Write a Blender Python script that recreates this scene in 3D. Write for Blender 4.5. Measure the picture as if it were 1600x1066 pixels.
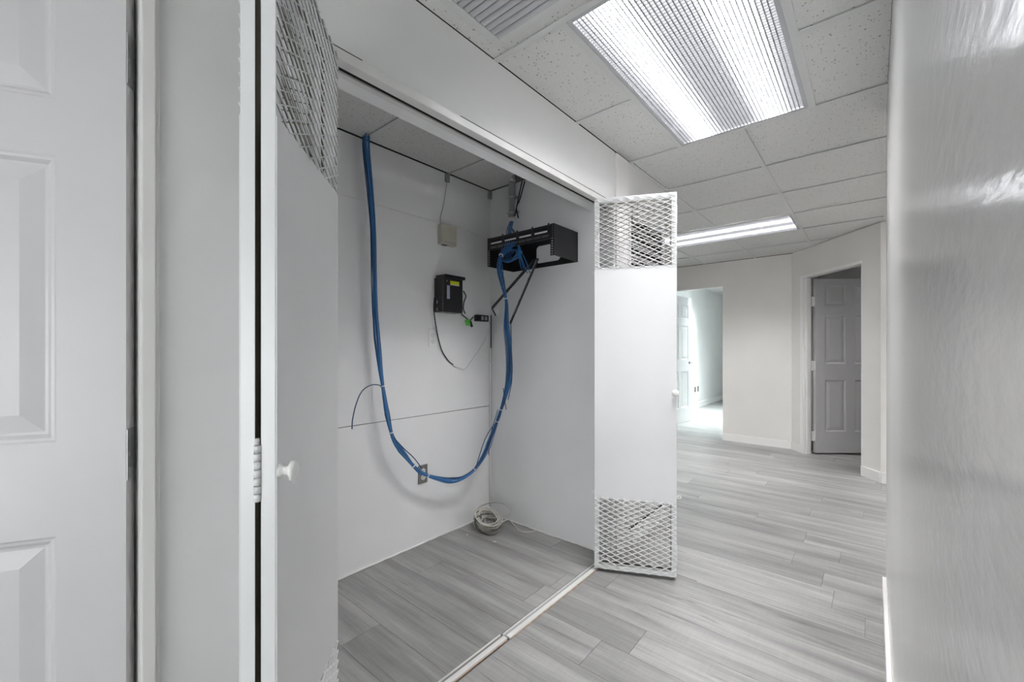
import bpy, bmesh, math, random
from mathutils import Vector, Matrix
random.seed(7)
for o in list(bpy.data.objects): bpy.data.objects.remove(o)
scene = bpy.context.scene
COL = scene.collection

# ------------------------------------------------------------------ camera, exposure, world
CAM_H = 1.215
YAW = math.radians(40.5)
FPX = 660.0
HORIZON = 545.0
cam_d = bpy.data.cameras.new('camera')
cam_d.sensor_width = 36.0
cam_d.lens = FPX / 1600 * 36
cam_d.shift_y = (HORIZON - 533.0) / 1600
cam_d.clip_start = 0.01
cam_o = bpy.data.objects.new('camera', cam_d)
COL.objects.link(cam_o)
cam_o.location = (0, 0, CAM_H)
cam_o.rotation_euler = (math.pi / 2, 0, YAW)
scene.camera = cam_o
vs = scene.view_settings
vs.view_transform = 'Standard'
vs.look = 'None'
vs.gamma = 1.0
vs.use_curve_mapping = False
vs.exposure = 2.10
world = bpy.data.worlds.new('world')
scene.world = world
world.use_nodes = True
world.node_tree.nodes['Background'].inputs[0].default_value = (0.985, 0.975, 1.0, 1)
world.node_tree.nodes['Background'].inputs[1].default_value = 2.6
LAMP = 31.0            # brightness of the tubes behind the ceiling lenses

# ------------------------------------------------------------------ pixel helpers (1600 x 1066 frame)
FWD = Vector((-math.sin(YAW), math.cos(YAW), 0))
RGT = Vector((math.cos(YAW), math.sin(YAW), 0))
def ray(px, py): return FWD * FPX + RGT * (px - 800) + Vector((0, 0, HORIZON - py))
def on_x(px, py, X):
    d = ray(px, py); t = X / d.x; return Vector((d.x * t, d.y * t, CAM_H + d.z * t))
def on_y(px, py, Y):
    d = ray(px, py); t = Y / d.y; return Vector((d.x * t, d.y * t, CAM_H + d.z * t))
def on_z(px, py, Z):
    d = ray(px, py); t = (Z - CAM_H) / d.z; return Vector((d.x * t, d.y * t, Z))

# ------------------------------------------------------------------ materials
def new_mat(name):
    m = bpy.data.materials.new(name); m.use_nodes = True
    nt = m.node_tree
    return m, nt, nt.nodes['Principled BSDF']
def N(nt, kind, **kw):
    n = nt.nodes.new(kind)
    for k, v in kw.items(): setattr(n, k, v)
    return n
def simple(name, col, rough=0.5, metal=0.0, bump=0.0, scale=60.0, var=0.0, spec=0.5):
    m, nt, b = new_mat(name)
    b.inputs['Roughness'].default_value = rough
    b.inputs['Metallic'].default_value = metal
    b.inputs['Specular IOR Level'].default_value = spec
    b.inputs['Base Color'].default_value = (*col, 1)
    tc = N(nt, 'ShaderNodeTexCoord')
    if var > 0:
        n = N(nt, 'ShaderNodeTexNoise'); n.inputs['Scale'].default_value = scale * 0.12; n.inputs['Detail'].default_value = 4
        nt.links.new(tc.outputs['Object'], n.inputs['Vector'])
        r = N(nt, 'ShaderNodeMapRange'); r.inputs['From Min'].default_value = 0.3; r.inputs['From Max'].default_value = 0.7
        r.inputs['To Min'].default_value = 1 - var; r.inputs['To Max'].default_value = 1 + var
        nt.links.new(n.outputs['Fac'], r.inputs['Value'])
        x = N(nt, 'ShaderNodeMix', data_type='RGBA', blend_type='MULTIPLY'); x.inputs[0].default_value = 1
        x.inputs[6].default_value = (*col, 1); nt.links.new(r.outputs[0], x.inputs[7])
        nt.links.new(x.outputs[2], b.inputs['Base Color'])
    if bump > 0:
        n = N(nt, 'ShaderNodeTexNoise'); n.inputs['Scale'].default_value = scale; n.inputs['Detail'].default_value = 3
        nt.links.new(tc.outputs['Object'], n.inputs['Vector'])
        p = N(nt, 'ShaderNodeBump'); p.inputs['Strength'].default_value = bump; p.inputs['Distance'].default_value = 0.002
        nt.links.new(n.outputs['Fac'], p.inputs['Height']); nt.links.new(p.outputs[0], b.inputs['Normal'])
    return m

def paint(name, col, rough, bump, scale, streak=0.0, chips=False, stretch=(1, 1, 1)):
    """brushed and rolled wall paint with faint blotches, optional vertical roller streaks"""
    m, nt, b = new_mat(name)
    tc = N(nt, 'ShaderNodeTexCoord')
    n1 = N(nt, 'ShaderNodeTexNoise'); n1.inputs['Scale'].default_value = 2.2; n1.inputs['Detail'].default_value = 5
    nt.links.new(tc.outputs['Object'], n1.inputs['Vector'])
    r = N(nt, 'ShaderNodeMapRange'); r.inputs['From Min'].default_value = .3; r.inputs['From Max'].default_value = .7
    r.inputs['To Min'].default_value = .965; r.inputs['To Max'].default_value = 1.02
    nt.links.new(n1.outputs['Fac'], r.inputs['Value'])
    x = N(nt, 'ShaderNodeMix', data_type='RGBA', blend_type='MULTIPLY'); x.inputs[0].default_value = 1
    x.inputs[6].default_value = (*col, 1); nt.links.new(r.outputs[0], x.inputs[7])
    out = x.outputs[2]
    if chips:
        v = N(nt, 'ShaderNodeTexVoronoi'); v.inputs['Scale'].default_value = 9
        nt.links.new(tc.outputs['Object'], v.inputs['Vector'])
        l = N(nt, 'ShaderNodeMath', operation='LESS_THAN'); l.inputs[1].default_value = .035
        nt.links.new(v.outputs['Distance'], l.inputs[0])
        y = N(nt, 'ShaderNodeMix', data_type='RGBA'); y.inputs[7].default_value = (.93, .93, .92, 1)
        nt.links.new(l.outputs[0], y.inputs[0]); nt.links.new(out, y.inputs[6]); out = y.outputs[2]
    nt.links.new(out, b.inputs['Base Color'])
    b.inputs['Roughness'].default_value = rough
    n2 = N(nt, 'ShaderNodeTexNoise'); n2.inputs['Scale'].default_value = scale; n2.inputs['Detail'].default_value = 4
    ms = N(nt, 'ShaderNodeMapping'); ms.inputs['Scale'].default_value = stretch
    nt.links.new(tc.outputs['Object'], ms.inputs['Vector']); nt.links.new(ms.outputs[0], n2.inputs['Vector'])
    h = n2.outputs['Fac']
    if streak > 0:
        mp = N(nt, 'ShaderNodeMapping'); mp.inputs['Scale'].default_value = (40, 40, 1.2)
        nt.links.new(tc.outputs['Object'], mp.inputs['Vector'])
        n3 = N(nt, 'ShaderNodeTexNoise'); n3.inputs['Scale'].default_value = 1; n3.inputs['Detail'].default_value = 2
        nt.links.new(mp.outputs[0], n3.inputs['Vector'])
        a = N(nt, 'ShaderNodeMath', operation='MULTIPLY_ADD'); a.inputs[1].default_value = streak
        nt.links.new(n3.outputs['Fac'], a.inputs[0]); nt.links.new(h, a.inputs[2]); h = a.outputs[0]
    p = N(nt, 'ShaderNodeBump'); p.inputs['Strength'].default_value = bump; p.inputs['Distance'].default_value = 0.003
    nt.links.new(h, p.inputs['Height']); nt.links.new(p.outputs[0], b.inputs['Normal'])
    return m

def tile_mat():
    m, nt, b = new_mat('mineral_fibre_tile')
    tc = N(nt, 'ShaderNodeTexCoord'); oi = N(nt, 'ShaderNodeObjectInfo')
    off = N(nt, 'ShaderNodeVectorMath', operation='MULTIPLY_ADD'); off.inputs[1].default_value = (1, 1, 1)
    sc = N(nt, 'ShaderNodeMath', operation='MULTIPLY'); sc.inputs[1].default_value = 37.0
    nt.links.new(oi.outputs['Random'], sc.inputs[0])
    nt.links.new(tc.outputs['Object'], off.inputs[0]); nt.links.new(sc.outputs[0], off.inputs[2])
    # slits and pin holes: warped voronoi dots, two sizes
    wn = N(nt, 'ShaderNodeTexNoise'); wn.inputs['Scale'].default_value = 70; wn.inputs['Detail'].default_value = 2
    nt.links.new(off.outputs[0], wn.inputs['Vector'])
    wv = N(nt, 'ShaderNodeVectorMath', operation='MULTIPLY_ADD'); wv.inputs[1].default_value = (.012, .012, .012)
    nt.links.new(wn.outputs['Color'], wv.inputs[0]); nt.links.new(off.outputs[0], wv.inputs[2])
    v1 = N(nt, 'ShaderNodeTexVoronoi'); v1.inputs['Scale'].default_value = 75; nt.links.new(wv.outputs[0], v1.inputs['Vector'])
    v2 = N(nt, 'ShaderNodeTexVoronoi'); v2.inputs['Scale'].default_value = 190; nt.links.new(wv.outputs[0], v2.inputs['Vector'])
    nn = N(nt, 'ShaderNodeTexNoise'); nn.inputs['Scale'].default_value = 22; nt.links.new(off.outputs[0], nn.inputs['Vector'])
    def dots(v, hi, lo):
        r = N(nt, 'ShaderNodeMapRange'); r.inputs['From Min'].default_value = lo; r.inputs['From Max'].default_value = hi
        nt.links.new(v.outputs['Distance'], r.inputs['Value']); return r.outputs[0]
    d1 = dots(v1, .26, .12); d2 = dots(v2, .30, .12)
    # only some cells carry a big hole
    g = N(nt, 'ShaderNodeMath', operation='GREATER_THAN'); g.inputs[1].default_value = .55
    sep = N(nt, 'ShaderNodeSeparateColor'); nt.links.new(v1.outputs['Color'], sep.inputs[0]); nt.links.new(sep.outputs[0], g.inputs[0])
    d1m = N(nt, 'ShaderNodeMath', operation='MAXIMUM'); inv = N(nt, 'ShaderNodeMath', operation='SUBTRACT'); inv.inputs[0].default_value = 1
    nt.links.new(g.outputs[0], inv.inputs[1]); nt.links.new(d1, d1m.inputs[0]); nt.links.new(inv.outputs[0], d1m.inputs[1])
    mul = N(nt, 'ShaderNodeMath', operation='MINIMUM'); 
    r2 = N(nt, 'ShaderNodeMapRange'); r2.inputs['To Min'].default_value = .62; nt.links.new(d2, r2.inputs['Value'])
    nt.links.new(d1m.outputs[0], mul.inputs[0]); nt.links.new(r2.outputs[0], mul.inputs[1])
    cr = N(nt, 'ShaderNodeMix', data_type='RGBA'); cr.inputs[6].default_value = (.20, .195, .19, 1); cr.inputs[7].default_value = (.70, .70, .69, 1)
    nt.links.new(mul.outputs[0], cr.inputs[0]); nt.links.new(cr.outputs[2], b.inputs['Base Color'])
    b.inputs['Roughness'].default_value = .95; b.inputs['Specular IOR Level'].default_value = .1
    p = N(nt, 'ShaderNodeBump'); p.inputs['Strength'].default_value = .4; p.inputs['Distance'].default_value = .002
    nt.links.new(mul.outputs[0], p.inputs['Height']); nt.links.new(p.outputs[0], b.inputs['Normal'])
    return m

def plank_mat():
    m, nt, b = new_mat('grey_vinyl_plank')
    tc = N(nt, 'ShaderNodeTexCoord'); oi = N(nt, 'ShaderNodeObjectInfo'); geo = N(nt, 'ShaderNodeNewGeometry')
    mul = N(nt, 'ShaderNodeMath', operation='MULTIPLY'); mul.inputs[1].default_value = 91.0
    nt.links.new(oi.outputs['Random'], mul.inputs[0])
    add = N(nt, 'ShaderNodeVectorMath', operation='ADD'); nt.links.new(geo.outputs['Position'], add.inputs[0]); nt.links.new(mul.outputs[0], add.inputs[1])
    def grain(scl, scale, det, rough=.55, dist=0.0):
        mp = N(nt, 'ShaderNodeMapping'); mp.inputs['Scale'].default_value = scl
        nt.links.new(add.outputs[0], mp.inputs['Vector'])
        n = N(nt, 'ShaderNodeTexNoise'); n.inputs['Scale'].default_value = scale; n.inputs['Detail'].default_value = det
        n.inputs['Roughness'].default_value = rough; n.inputs['Distortion'].default_value = dist
        nt.links.new(mp.outputs[0], n.inputs['Vector']); return n.outputs['Fac']
    broad = grain((.7, 7, 7), 1.6, 4, .55, .4)
    fine = grain((1.2, 26, 26), 3.0, 8, .65)
    cross = grain((60, 5, 5), 2.0, 3)
    dark = grain((1.6, 16, 16), 1.5, 3, .5, .6)
    r1 = N(nt, 'ShaderNodeValToRGB'); e = r1.color_ramp.elements
    e[0].position = .30; e[0].color = (.225, .223, .220, 1); e[1].position = .72; e[1].color = (.42, .417, .41, 1)
    nt.links.new(broad, r1.inputs[0])
    def mult(cin, fac, lo, hi, f0=.3, f1=.7):
        r = N(nt, 'ShaderNodeMapRange'); r.inputs['From Min'].default_value = f0; r.inputs['From Max'].default_value = f1
        r.inputs['To Min'].default_value = lo; r.inputs['To Max'].default_value = hi; nt.links.new(fac, r.inputs['Value'])
        x = N(nt, 'ShaderNodeMix', data_type='RGBA', blend_type='MULTIPLY'); x.inputs[0].default_value = 1
        nt.links.new(cin, x.inputs[6]); nt.links.new(r.outputs[0], x.inputs[7]); return x.outputs[2]
    c = mult(r1.outputs[0], fine, .84, 1.12)
    c = mult(c, cross, .96, 1.03)
    c = mult(c, dark, .62, 1.0, .26, .36)
    c = mult(c, oi.outputs['Random'], .86, 1.12, 0, 1)
    nt.links.new(c, b.inputs['Base Color'])
    b.inputs['Roughness'].default_value = .38
    p = N(nt, 'ShaderNodeBump'); p.inputs['Strength'].default_value = .12; p.inputs['Distance'].default_value = .001
    nt.links.new(fine, p.inputs['Height']); nt.links.new(p.outputs[0], b.inputs['Normal'])
    return m

def lens_mat(name, tubes, strength, tint, pitch=.0155):
    """diffuser in front of fluorescent tubes: object x runs across the tubes, y along them"""
    m, nt, b = new_mat(name)
    tc = N(nt, 'ShaderNodeTexCoord'); s = N(nt, 'ShaderNodeSeparateXYZ'); nt.links.new(tc.outputs['Object'], s.inputs[0])
    def M(op, a, bb=None, cc=None):
        n = N(nt, 'ShaderNodeMath', operation=op)
        for i, q in enumerate((a, bb, cc)):
            if q is None: continue
            if isinstance(q, (int, float)): n.inputs[i].default_value = q
            else: nt.links.new(q, n.inputs[i])
        return n.outputs[0]
    tot = None
    for t in tubes:
        d = M('ABSOLUTE', M('SUBTRACT', s.outputs[0], t))
        g = M('EXPONENT', M('MULTIPLY', M('POWER', M('DIVIDE', d, .04), 2.0), -1.0))
        tot = g if tot is None else M('ADD', tot, g)
    st = M('MULTIPLY_ADD', tot, strength, strength * .07)
    em = N(nt, 'ShaderNodeEmission'); em.inputs[0].default_value = (*tint, 1); nt.links.new(st, em.inputs[1])
    b.inputs['Base Color'].default_value = (.5, .5, .52, 1); b.inputs['Roughness'].default_value = .25
    ad = N(nt, 'ShaderNodeAddShader'); nt.links.new(b.outputs[0], ad.inputs[0]); nt.links.new(em.outputs[0], ad.inputs[1])
    nt.links.new(ad.outputs[0], nt.nodes['Material Output'].inputs[0])
    return m

def glass_mat():
    m, nt, b = new_mat('window_glass')
    tr = N(nt, 'ShaderNodeBsdfTransparent'); tr.inputs[0].default_value = (.93, .95, .94, 1)
    gl = N(nt, 'ShaderNodeBsdfGlossy'); gl.inputs['Roughness'].default_value = .02
    mx = N(nt, 'ShaderNodeMixShader'); mx.inputs[0].default_value = .06
    nt.links.new(tr.outputs[0], mx.inputs[1]); nt.links.new(gl.outputs[0], mx.inputs[2]); nt.links.new(mx.outputs[0], nt.nodes['Material Output'].inputs[0])
    return m

MAT = dict(
    wall=paint('white_wall_paint', (.76, .76, .755), .45, .12, 90),
    wall_gloss=paint('satin_wall_paint', (.74, .74, .745), .15, .28, 60, streak=.10, chips=True, stretch=(1, .32, 1)),
    wall_warm=paint('off_white_wall_paint', (.78, .765, .74), .5, .1, 80),
    board=paint('painted_backboard', (.89, .893, .90), .5, .08, 40),
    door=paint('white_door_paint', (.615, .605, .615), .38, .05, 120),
    metal_white=paint('white_enamel_metal', (.745, .748, .755), .33, .04, 60),
    casing=paint('white_trim_paint', (.80, .79, .775), .4, .06, 60),
    trim=paint('white_semi_gloss_trim', (.86, .855, .84), .35, .04, 60),
    tile=tile_mat(), plank=plank_mat(),
    grid=simple('white_grid_metal', (.64, .645, .64), .5, 0, .05, 80),
    dark=simple('dark_void', (.006, .006, .006), .9),
    groove=simple('dark_seam', (.10, .10, .105), .9),
    slab=simple('grey_subfloor', (.20, .195, .19), .9, var=.1),
    black=simple('black_powder_coat', (.010, .010, .012), .42, 0, .05, 200),
    black_plastic=simple('black_plastic', (.012, .012, .014), .32, 0, .1, 150),
    grey_print=simple('grey_label', (.42, .42, .43), .5),
    white_print=simple('white_label', (.82, .82, .82), .5),
    yellow=simple('yellow_label', (.72, .75, .03), .5),
    lilac=simple('pale_blue_label', (.42, .44, .58), .5),
    green=simple('green_tag', (.10, .55, .07), .5),
    beige=simple('beige_plastic', (.55, .53, .44), .5, 0, .1, 100, var=.04),
    blue=simple('blue_cable_jacket', (.035, .165, .42), .38, var=.1),
    navy=simple('dark_blue_cable_jacket', (.03, .075, .17), .42),
    tie=simple('white_nylon_tie', (.80, .83, .88), .4),
    steel=simple('galvanised_steel', (.55, .55, .56), .32, 1.0, .1, 60, var=.15),
    steel_dark=simple('brushed_outlet_plate', (.30, .285, .27), .42, .8, .1, 90, var=.1),
    grey_pipe=simple('grey_pvc_pipe', (.36, .37, .375), .45, 0, .05, 50),
    white_plastic=simple('white_plastic', (.82, .82, .80), .35),
    ivory=simple('ivory_cable', (.62, .60, .55), .5, var=.08),
    taupe=simple('taupe_cable', (.20, .19, .17), .55, var=.1),
    brass=simple('dull_brass', (.45, .33, .14), .4, .9),
    rust=simple('orange_brown_glue', (.36, .20, .09), .8, var=.3, scale=200),
    aluminium=simple('white_track_metal', (.78, .775, .76), .35, .2, .1, 40, var=.06),
    glass=glass_mat(),
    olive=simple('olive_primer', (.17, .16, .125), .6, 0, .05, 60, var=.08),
    sky=simple('light_blue_cable_jacket', (.07, .25, .56), .36),
    louvre=simple('grey_louvre_plastic', (.26, .265, .28), .4),
    vent=simple('grey_vent_enamel', (.50, .51, .53), .4, 0, .03, 60),
)

# ------------------------------------------------------------------ mesh helpers
def make(name, bm, mat, parent=None, smooth=False, mats=None):
    me = bpy.data.meshes.new(name)
    bmesh.ops.recalc_face_normals(bm, faces=bm.faces)
    bm.to_mesh(me); bm.free()
    for mm in (mats or [mat]): me.materials.append(MAT[mm] if isinstance(mm, str) else mm)
    if smooth:
        for p in me.polygons: p.use_smooth = True
    o = bpy.data.objects.new(name, me); COL.objects.link(o)
    if parent is not None: o.parent = parent
    return o
def link_mesh(name, me, parent=None, loc=(0, 0, 0)):
    o = bpy.data.objects.new(name, me); COL.objects.link(o); o.location = loc
    if parent is not None: o.parent = parent
    return o
def empty(name, loc=(0, 0, 0), rz=0.0):
    o = bpy.data.objects.new(name, None); COL.objects.link(o); o.location = loc; o.rotation_euler = (0, 0, rz)
    o.empty_display_size = .05
    return o
def tag(o, label=None, cat=None, group=None, kind=None):
    if label: o['label'] = label
    if cat: o['category'] = cat
    if group: o['group'] = group
    if kind: o['kind'] = kind
    return o
def box(bm, x0, x1, y0, y1, z0, z1, bev=0.0, mi=0):
    v = [bm.verts.new(p) for p in ((x0, y0, z0), (x1, y0, z0), (x1, y1, z0), (x0, y1, z0), (x0, y0, z1), (x1, y0, z1), (x1, y1, z1), (x0, y1, z1))]
    fs = [bm.faces.new([v[i] for i in q]) for q in ((0, 3, 2, 1), (4, 5, 6, 7), (0, 1, 5, 4), (1, 2, 6, 5), (2, 3, 7, 6), (3, 0, 4, 7))]
    for f in fs: f.material_index = mi
    if bev > 0:
        es = list({e for f in fs for e in f.edges})
        r = bmesh.ops.bevel(bm, geom=es, offset=bev, segments=2, profile=.6, affect='EDGES')
        for f in r['faces']: f.material_index = mi
    return v
def bx(name, mat, x0, x1, y0, y1, z0, z1, parent=None, bev=0.0):
    bm = bmesh.new(); box(bm, x0, x1, y0, y1, z0, z1, bev); return make(name, bm, mat, parent)
def boxes(name, mat, lst, parent=None, bev=0.0):
    bm = bmesh.new()
    for b in lst: box(bm, *b, bev)
    return make(name, bm, mat, parent)
def prism(bm, poly, z0, z1, mi=0):
    a = [bm.verts.new((x, y, z0)) for x, y in poly]; b = [bm.verts.new((x, y, z1)) for x, y in poly]
    n = len(poly); fs = [bm.faces.new(a[::-1]), bm.faces.new(b)]
    for i in range(n): fs.append(bm.faces.new((a[i], a[(i + 1) % n], b[(i + 1) % n], b[i])))
    for f in fs: f.material_index = mi
    return fs
def catmull(pts, sub=6):
    pts = [Vector(p) for p in pts]; out = []
    P = [pts[0] * 2 - pts[1]] + pts + [pts[-1] * 2 - pts[-2]]
    for i in range(1, len(P) - 2):
        p0, p1, p2, p3 = P[i - 1:i + 3]
        for k in range(sub):
            t = k / sub
            out.append(.5 * ((2 * p1) + (p2 - p0) * t + (2 * p0 - 5 * p1 + 4 * p2 - p3) * t * t + (3 * p1 - p0 - 3 * p2 + p3) * t ** 3))
    out.append(pts[-1]); return out
def tube(bm, pts, r, seg=8, mi=0, cap=True):
    pts = [Vector(p) for p in pts]; rings = []; up = Vector((0, 0, 1)); prev = None
    for i, p in enumerate(pts):
        d = (pts[min(i + 1, len(pts) - 1)] - pts[max(i - 1, 0)]).normalized()
        if prev is None:
            a = d.cross(up)
            if a.length < .05: a = d.cross(Vector((1, 0, 0)))
            a.normalize()
        else:
            a = (prev - d * prev.dot(d)).normalized()
        prev = a; b = d.cross(a)
        rr = r[i] if isinstance(r, (list, tuple)) else r
        rings.append([bm.verts.new(p + (a * math.cos(t) + b * math.sin(t)) * rr) for t in [2 * math.pi * k / seg for k in range(seg)]])
    for A, B in zip(rings, rings[1:]):
        for k in range(seg):
            f = bm.faces.new((A[k], A[(k + 1) % seg], B[(k + 1) % seg], B[k])); f.material_index = mi; f.smooth = True
    if cap:
        for rg in (rings[0][::-1], rings[-1]):
            f = bm.faces.new(rg); f.material_index = mi
def tube_obj(name, mat, pts, r, parent=None, sub=6, seg=8, smooth_path=True):
    bm = bmesh.new(); tube(bm, catmull(pts, sub) if smooth_path else pts, r, seg)
    return make(name, bm, mat, parent)
def lathe(bm, prof, origin, axis, seg=20, mi=0):
    axis = Vector(axis).normalized(); a = axis.cross(Vector((0, 0, 1)))
    if a.length < .05: a = axis.cross(Vector((1, 0, 0)))
    a.normalize(); b = axis.cross(a); o = Vector(origin); rings = []
    for s, r in prof:
        rings.append([bm.verts.new(o + axis * s + (a * math.cos(2 * math.pi * k / seg) + b * math.sin(2 * math.pi * k / seg)) * max(r, 1e-5)) for k in range(seg)])
    for A, B in zip(rings, rings[1:]):
        for k in range(seg):
            f = bm.faces.new((A[k], A[(k + 1) % seg], B[(k + 1) % seg], B[k])); f.smooth = True; f.material_index = mi
    bm.faces.new(rings[0][::-1]); bm.faces.new(rings[-1])

# ------------------------------------------------------------------ measures (metres)
CEIL = 2.365
XW = -1.147          # closet front / corridor left wall face
WT = .12             # wall thickness
XB = -2.135          # closet back wall
YL, YR = .50, 2.255  # closet side walls
HEAD = 2.045         # header underside
XR = .05             # corridor right wall
YC = 2.75            # its free corner
YF = 6.08            # far wall
XA, YA = -.745, YF   # angled wall start
XE, YE = .055, 5.08  # angled wall end
Y3 = 3.05            # corridor left wall ends, room opens to the left

# ------------------------------------------------------------------ floor
floor = tag(bx('floor', 'slab', -4.6, 3.2, -2.6, 12.2, -.06, -.006), 'grey wood-look plank floor running through closet and corridor', 'floor', kind='structure')
def plank(x0, x1, y0, y1):
    g = .0007
    bm = bmesh.new()
    cx, cy = (x0 + x1) / 2, (y0 + y1) / 2
    hx, hy = (x1 - x0) / 2 - g, (y1 - y0) / 2 - g
    box(bm, -hx, hx, -hy, hy, -.006, 0)
    o = make('plank', bm, 'plank', floor); o.location = (cx, cy, 0)
PW, PL = .18, 1.22
nplank = 0
def lay(x0, x1, y0, y1, seed):
    rnd = random.Random(seed)
    k0 = math.floor((y0 - 1.94) / PW); k = k0
    while 1.94 + k * PW < y1:
        a, b = max(y0, 1.94 + k * PW), min(y1, 1.94 + (k + 1) * PW)
        k += 1
        if b - a < .004: continue
        s = x0 - rnd.uniform(.1, PL - .1)
        while s < x1:
            p, q = max(s, x0), min(s + PL, x1)
            if q - p > .01: plank(p, q, a, b)
            s += PL
lay(XB, XW - .055, .3, YR, 3)
lay(XW - .005, XR, -.9, 2.31, 11)
lay(-2.95, 1.3, 2.31, YF + .1, 5)
lay(-2.80, -.745, YF + .1, 11.3, 9)

# ------------------------------------------------------------------ corridor left wall with closet header and doorway
DL0, DL1, DLH = -.63, .165, 2.06     # doorway to the left of the closet
JY = .50                             # closet opening starts
wl = boxes('wall_left', 'wall', [
    (XW - WT, XW, -2.6, DL0, 0, CEIL), (XW - WT, XW, DL0, DL1, DLH, CEIL), (XW - WT, XW, DL1, JY, 0, CEIL),
    (XW - WT, XW, JY, YR, HEAD, CEIL), (XW - WT, XW, YR, Y3, 0, CEIL)])
tag(wl, 'white painted corridor wall with header over the closet opening', 'wall', kind='structure')
# closet shell
wb = empty('wall_closet_back'); tag(wb, 'white painted board back wall of the cable closet', 'wall', kind='structure')
bx('wall_core', 'groove', XB - .12, XB - .008, YL - .1, YR + .12, 0, CEIL + .002, wb)
for z0, z1 in ((0, .7955), (.7995, 2.0295), (2.0305, CEIL + .003)):
    bx('board_panel', 'board', XB - .012, XB, YL - .1, YR + .06, z0, z1, wb, .0008)
ws = bx('wall_closet_side', 'board', XB, XW - WT, YR, YR + .12, 0, CEIL + .003)
tag(ws, 'white side wall of the cable closet carrying the black rack', 'wall', kind='structure')
wn = bx('wall_closet_near', 'board', XB, XW - WT, YL - .12, YL, 0, CEIL + .003)
tag(wn, 'white near side wall of the cable closet', 'wall', kind='structure')
# thin caulk bead along the back wall foot and the side wall foot
for i, (p, q) in enumerate((((XB + .004, YL, .004), (XB + .004, YR, .004)), ((XB, YR - .004, .004), (XW - WT, YR - .004, .004)))):
    bm = bmesh.new()
    n = 40; pts = [Vector(p).lerp(Vector(q), t / n) + Vector((0, 0, random.uniform(-.0015, .002))) for t in range(n + 1)]
    tube(bm, pts, [random.uniform(.0035, .0065) for _ in pts], 6)
    tag(make(f'trim_{i + 1}', bm, 'trim'), 'uneven white caulk bead along the closet %s wall foot' % ('back' if i == 0 else 'side'), 'trim', kind='structure')

# ------------------------------------------------------------------ right corridor wall with rounded corner, beside the camera
bm = bmesh.new()
rc = .022; poly = [(XR, -.15), (XR, YC - rc)] + [(XR + rc - rc * math.cos(a), YC - rc + rc * math.sin(a)) for a in [math.pi / 2 * k / 8 for k in range(1, 9)]] + [(3.2, YC), (3.2, YC - .12), (XR + .14, YC - .12), (XR + .14, -.15)]
prism(bm, poly, 0, CEIL)
wr = make('wall_right', bm, 'wall_gloss')
for p in wr.data.polygons:
    if abs(p.normal.z) < .5 and 0.02 < abs(p.normal.y) < .999: p.use_smooth = True
tag(wr, 'glossy pale grey corridor wall ending in a rounded corner', 'wall', kind='structure')
bb = boxes('baseboard_right', 'trim', [(XR - .014, XR, -.15, YC + .014, 0, .095), (XR, 3.1, YC, YC + .014, 0, .095)], bev=.002)
tag(bb, 'white baseboard at the foot of the glossy corridor wall', 'baseboard', kind='structure')
# closing walls behind the camera and to the sides
wk = boxes('wall_back', 'wall', [(-4.6, -.75, -2.72, -2.6, 0, CEIL), (.9, 3.2, -2.72, -2.6, 0, CEIL), (-.75, .9, -2.72, -2.6, 0, .06), (-.75, .9, -2.72, -2.6, 1.75, CEIL)]); tag(wk, 'white wall closing the corridor behind the camera', 'wall', kind='structure')

# daylight: unseen glazing added behind the camera to let in world light
def fill_window(name, lab, x0, x1, y0, y1, z0, z1):
    t = empty(name, ((x0 + x1) / 2, (y0 + y1) / 2, z0)); tag(t, lab, 'fill_window', kind='structure')
    L = t.location; along_x = (x1 - x0) > (y1 - y0); n = 4
    for k in range(n + 1):
        if along_x:
            xx = x0 + (x1 - x0) * k / n; q = (max(xx - .025, x0), min(xx + .025, x1), y0, y1)
        else:
            yy = y0 + (y1 - y0) * k / n; q = (x0, x1, max(yy - .025, y0), min(yy + .025, y1))
        bx('mullion', 'aluminium', q[0] - L.x, q[1] - L.x, q[2] - L.y, q[3] - L.y, 0, z1 - z0, t)
        if k < n:
            if along_x: p = (xx + .025, x0 + (x1 - x0) * (k + 1) / n - .025, (y0 + y1) / 2 - .003, (y0 + y1) / 2 + .003)
            else: p = ((x0 + x1) / 2 - .003, (x0 + x1) / 2 + .003, yy + .025, y0 + (y1 - y0) * (k + 1) / n - .025)
            bx('pane', 'glass', p[0] - L.x, p[1] - L.x, p[2] - L.y, p[3] - L.y, 0, z1 - z0, t)
fill_window('fill_window_1', 'unseen low glazing added behind the camera to let in fill light', -.75, .9, -2.70, -2.62, .06, 1.75)

# ------------------------------------------------------------------ far wall, opening to bright room
OX0, OX1, OZ = -2.42, -1.515, 2.04
wf = boxes('wall_far', 'wall_warm', [(-4.6, OX0, YF, YF + .12, 0, CEIL), (OX0, OX1, YF, YF + .12, OZ, CEIL), (OX1, XA, YF, YF + .12, 0, CEIL)])
tag(wf, 'off-white far wall with an opening into a bright room', 'wall', kind='structure')
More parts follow.
